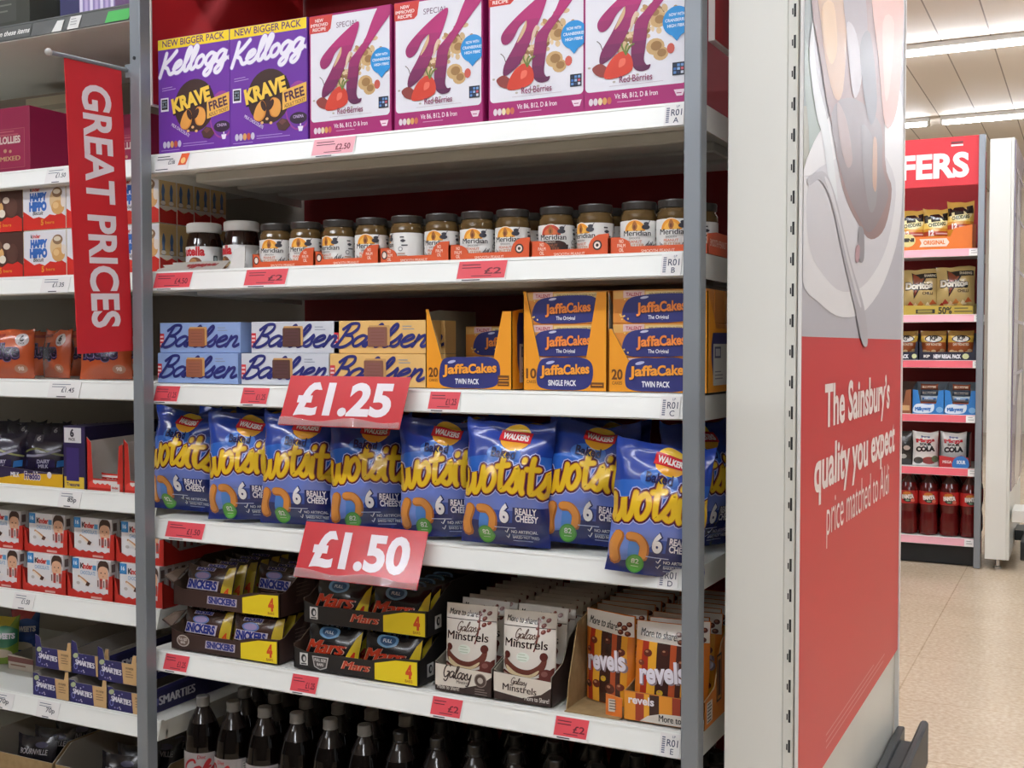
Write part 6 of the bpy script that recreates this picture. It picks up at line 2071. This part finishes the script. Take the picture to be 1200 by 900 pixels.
for pa, pb_, lab in ((1040, 1076, 'navy card tray of nut bags across the aisle, left'), (1077, 1144, 'navy card tray of nut bags across the aisle, right')):
    b = B(); x0, x1 = ox_(pa), ox_(pb_); W = x1 - x0
    tray(b, W, .16, [(0, 0), (W, 0), (W, .11), (W - .012, .11), (W - .02, .05), (.02, .05), (.012, .11), (0, .11)], [(0, 0), (.16, 0), (.16, .16), (0, .11)], .16, '181b30', '2a2c3a')
    a = Art()
    if pb_ > 1100: a.text('NEW REGAL PACK', W * .5, .014, .02, 'e2e2e6', 2, w_=W * .48, bold=.06); a.ell(W * .82, .025, .018, .016, 'c9cf9a', 2, 14); a.text('KP', W * .14, .018, .014, 'd9d6d0', 2, w_=.035, bold=.06)
    else: a.text('PACK', W * .55, .014, .02, 'e2e2e6', 2, w_=W * .3, bold=.06); a.ell(W * .88, .025, .014, .014, 'c9cf9a', 2, 14)
    b.art(a, face_front(e=.0006)); t = empty('carton_tray', (x0, YO, OZ[2] - .003)); b.build('card_body', t); tag(t, lab, 'tray')
def bar_case(m, inn):
    W, H, D = .175, .185, .2
    o = empty('carton_tray'); b = B()
    tray(b, W, D, [(0, 0), (W, 0), (W, H * .78), (W - .03, H * .75), (W - .045, H * .34), (.045, H * .34), (.03, H * .75), (0, H * .78)], [(0, 0), (D, 0), (D, H), (0, H * .78)], H, m, inn)
    a = Art()
    if m == '2a78c0':
        a.blob([(.01, .01), (.012, .05), (.04, .062), (.09, .056), (.12, .058), (.105, .012)], 'd3e2f0', 2); a.text('Milkyway', .06, .022, .022, '2f6fb8', 3, w_=.085, bold=.08, rot=4); a.ell(.15, .028, .019, .017, '7ab0dc', 2, 16)
    else: a.rect(.01, .02, W - .01, .05, 'c9a070', 2)
    b.art(a, face_front(e=.0006)); b.build('card_body', o); return o
bc, bn = Stock(bar_case('2a78c0', '7d8a94')), Stock(bar_case('8a5232', '5a3a2a'))
bn.put((ox_(1069) - .176, YO, OZ[3] - .003), (0, 0, 0), 'brown card tray of chocolate bars across the aisle', 'tray')
def small_bar(c1, c2):
    W, H = .1, .034
    a = Art(); a.rect(-W / 2, 0, W / 2, H, c1, 1); a.rect(-W * .4, H * .3, W * .4, H * .7, c2, 2); a.text('Milkyway', 0, H * .36, .01, c1, 3, w_=.05, bold=.05)
    b = B(); bag(b, W, H, .04, c1, a, 2.3, .002, .1, 8, 6); return b.build('chocolate_bar')
sb = [Stock(small_bar('8d4a32', 'd9c8b4')), Stock(small_bar('c6d3de', '3f6fa8')), Stock(small_bar('3a4656', '8d8a86'))]
for i, px in enumerate((1070, 1107.5)):
    x = ox_(px)
    bc.put((x, YO, OZ[3] - .003), (0, 0, 0), 'bright blue card tray of chocolate bars across the aisle, %s' % ('left', 'right')[i], 'tray', 'blue bar trays')
    for k in range(5):
        sb[(0, 0, 1, 2, 0)[k]].put((x + .0875, YO + .05, OZ[3] + .0005 + k * .0345), (0, 0, R(3 - 2 * k)), 'wrapped chocolate bar, %s up in the %s blue tray' % (NTH[k], ('left', 'right')[i]), 'chocolate bar', 'bars in the blue trays')
def chew(dark):
    W, H = .145, .2
    a = Art(); base = '1c1b1c' if dark else 'dad8d6'
    a.rect(-W / 2, 0, W / 2, H, base, 1)
    if dark:
        for x, y, c in ((.0, .15, '5a5a5c'), (.03, .1, 'b9a9a0'), (-.03, .09, 'c47a7a'), (.01, .05, 'a8a8a2'), (-.02, .03, '7d8a6a')): a.ell(x, y, .02, .014, c, 2, 12)
    else:
        a.text('Barratt', .0, .165, .012, '2a3a7a', 3, w_=.05, bold=.06); a.text('Mega', 0, .138, .024, 'b3222c', 3, w_=.1, bold=.1, rot=5); a.text('SOUR', 0, .118, .014, '2a2426', 3, w_=.07, bold=.06)
        a.text('COLA', 0, .085, .026, '1f1c20', 4, w_=.11, bold=.08, rot=3); a.ell(.02, .03, .04, .022, '8d2f2a', 2, 16); a.ell(-.04, .03, .028, .02, '3a3432', 2, 14); a.ell(.055, .04, .02, .02, '5d7a5a', 3, 14)
    b = B(); bag(b, W, H, .05, base, a, 1.1 + dark, .005, .05, 12, 12); return b.build('sweet_bag')
c1, c2 = Stock(chew(False)), Stock(chew(True))
c2.put((ox_(1058, YO + .06), YO + .06, OZ[4] - .001), (R(-3), 0, R(8)), 'black sweet bag across the aisle, half behind the poster panel', 'sweet bag')
c1.put((ox_(1086, YO + .06), YO + .06, OZ[4] - .001), (R(-3), 0, R(8)), 'white sweet bag across the aisle, without a tray', 'sweet bag', 'white sweet bags')
c1.put((ox_(1119, YO + .07), YO + .07, OZ[4] + .0), (R(-3), 0, R(8)), 'white sweet bag in the red and blue tray across the aisle', 'sweet bag', 'white sweet bags')
b = B(); x0, x1 = ox_(1102), ox_(1137); W = x1 - x0
tray(b, W, .16, [(0, 0), (W, 0), (W, .06), (W * .75, .075), (W * .5, .06), (0, .07)], [(0, 0), (.16, 0), (.16, .2), (.05, .19), (0, .06)], .2, 'b3262c', '2a2a2c')
a = Art(); a.blob([(W * .48, .004), (W * .5, .05), (W * .75, .072), (W - .004, .05), (W - .004, .004)], '2f72b8', 2); a.text('MEGA', W * .28, .026, .016, 'e2c9c6', 3, w_=W * .3, bold=.06); a.text('SOUR', W * .75, .026, .018, 'dbe6f0', 3, w_=W * .3, bold=.06)
b.art(a, face_front(e=.0006)); t = empty('carton_tray', (x0, YO, OZ[4] - .003)); b.build('card_body', t); tag(t, 'red and blue card tray of sweets across the aisle', 'tray')
special('red_pop', '5d1413', .08, noise_amt=.2, scale=6)
special('pop_neck', '4a2c2a', .08, noise_amt=.2, scale=6)
def pop_bottle():
    o = empty('pop_bottle')
    b = B()
    prof = [(.04, 0), (.052, .006), (.055, .03), (.053, .09), (.047, .135), (.052, .165), (.0545, .18), (.0545, .26), (.051, .28), (.042, .305), (.028, .325), (.0155, .34), (.0145, .346)]
    b.lathe(prof, 'red_pop', 24, mats=['red_pop'] * 9 + ['pop_neck'] * 3); b.build('bottle_body', o)
    B().lathe([(.017, .344), (.017, .362), (.012, .364)], '8d1f1c', 18).build('cap', o)
    b = B(); b.lathe([(.0552, .182), (.0552, .258)], 'b3201e', 24, cap=False)
    a = Art(); a.ell(0, .22, .033, .03, '26201f', 2, 22); a.ell(-.005, .238, .025, .013, 'c97a2a', 3, 16); a.text('FANTA', 0, .212, .02, 'e6dfdc', 5, w_=.068, bold=.1, rot=4); a.ell(.027, .2, .013, .01, 'd9705a', 4, 12); a.ell(-.002, .2, .012, .005, '7d9a7a', 4, 12)
    b.art(a, face_round(.0552, e=.0005), cut=.012); b.build('label', o)
    return o
fb = Stock(pop_bottle())
for r in range(3):
    for i, px in enumerate((1067, 1090.5, 1115, 1139)):
        y = YO + .075 + r * .118
        fb.put((ox_(px, YO + .075), y, OZ[5] - .003), (0, 0, R(8 + (i * 7) % 11 - 5)), 'red soft drink bottle across the aisle, %s in the %s row' % (ORD[i], ('front', 'second', 'third')[r]), 'bottle', 'red soft drink bottles')
for k in range(6):
    b = B(); W = ox_(1146) - ox_(1134)
    b.box(0, W, 0, .0008, 0, .04, 'e2e0dc'); a = Art(); a.lines(W * .2, .028, W * .6, 2, .014, .004, '8d8a86', 2); b.art(a, face_front(e=.0006))
    px = (1134, 1141, 1140, 1133, 1136, 1133)[k]
    o = b.build('price_ticket', None, (ax(px, OY - .01), OY - .0105, OZ[k] - .043), (-TK, 0, 0)); tag(o, 'small white shelf label across the aisle, on the %s shelf from the top' % NTH[k], 'price ticket', 'small white labels across the aisle')
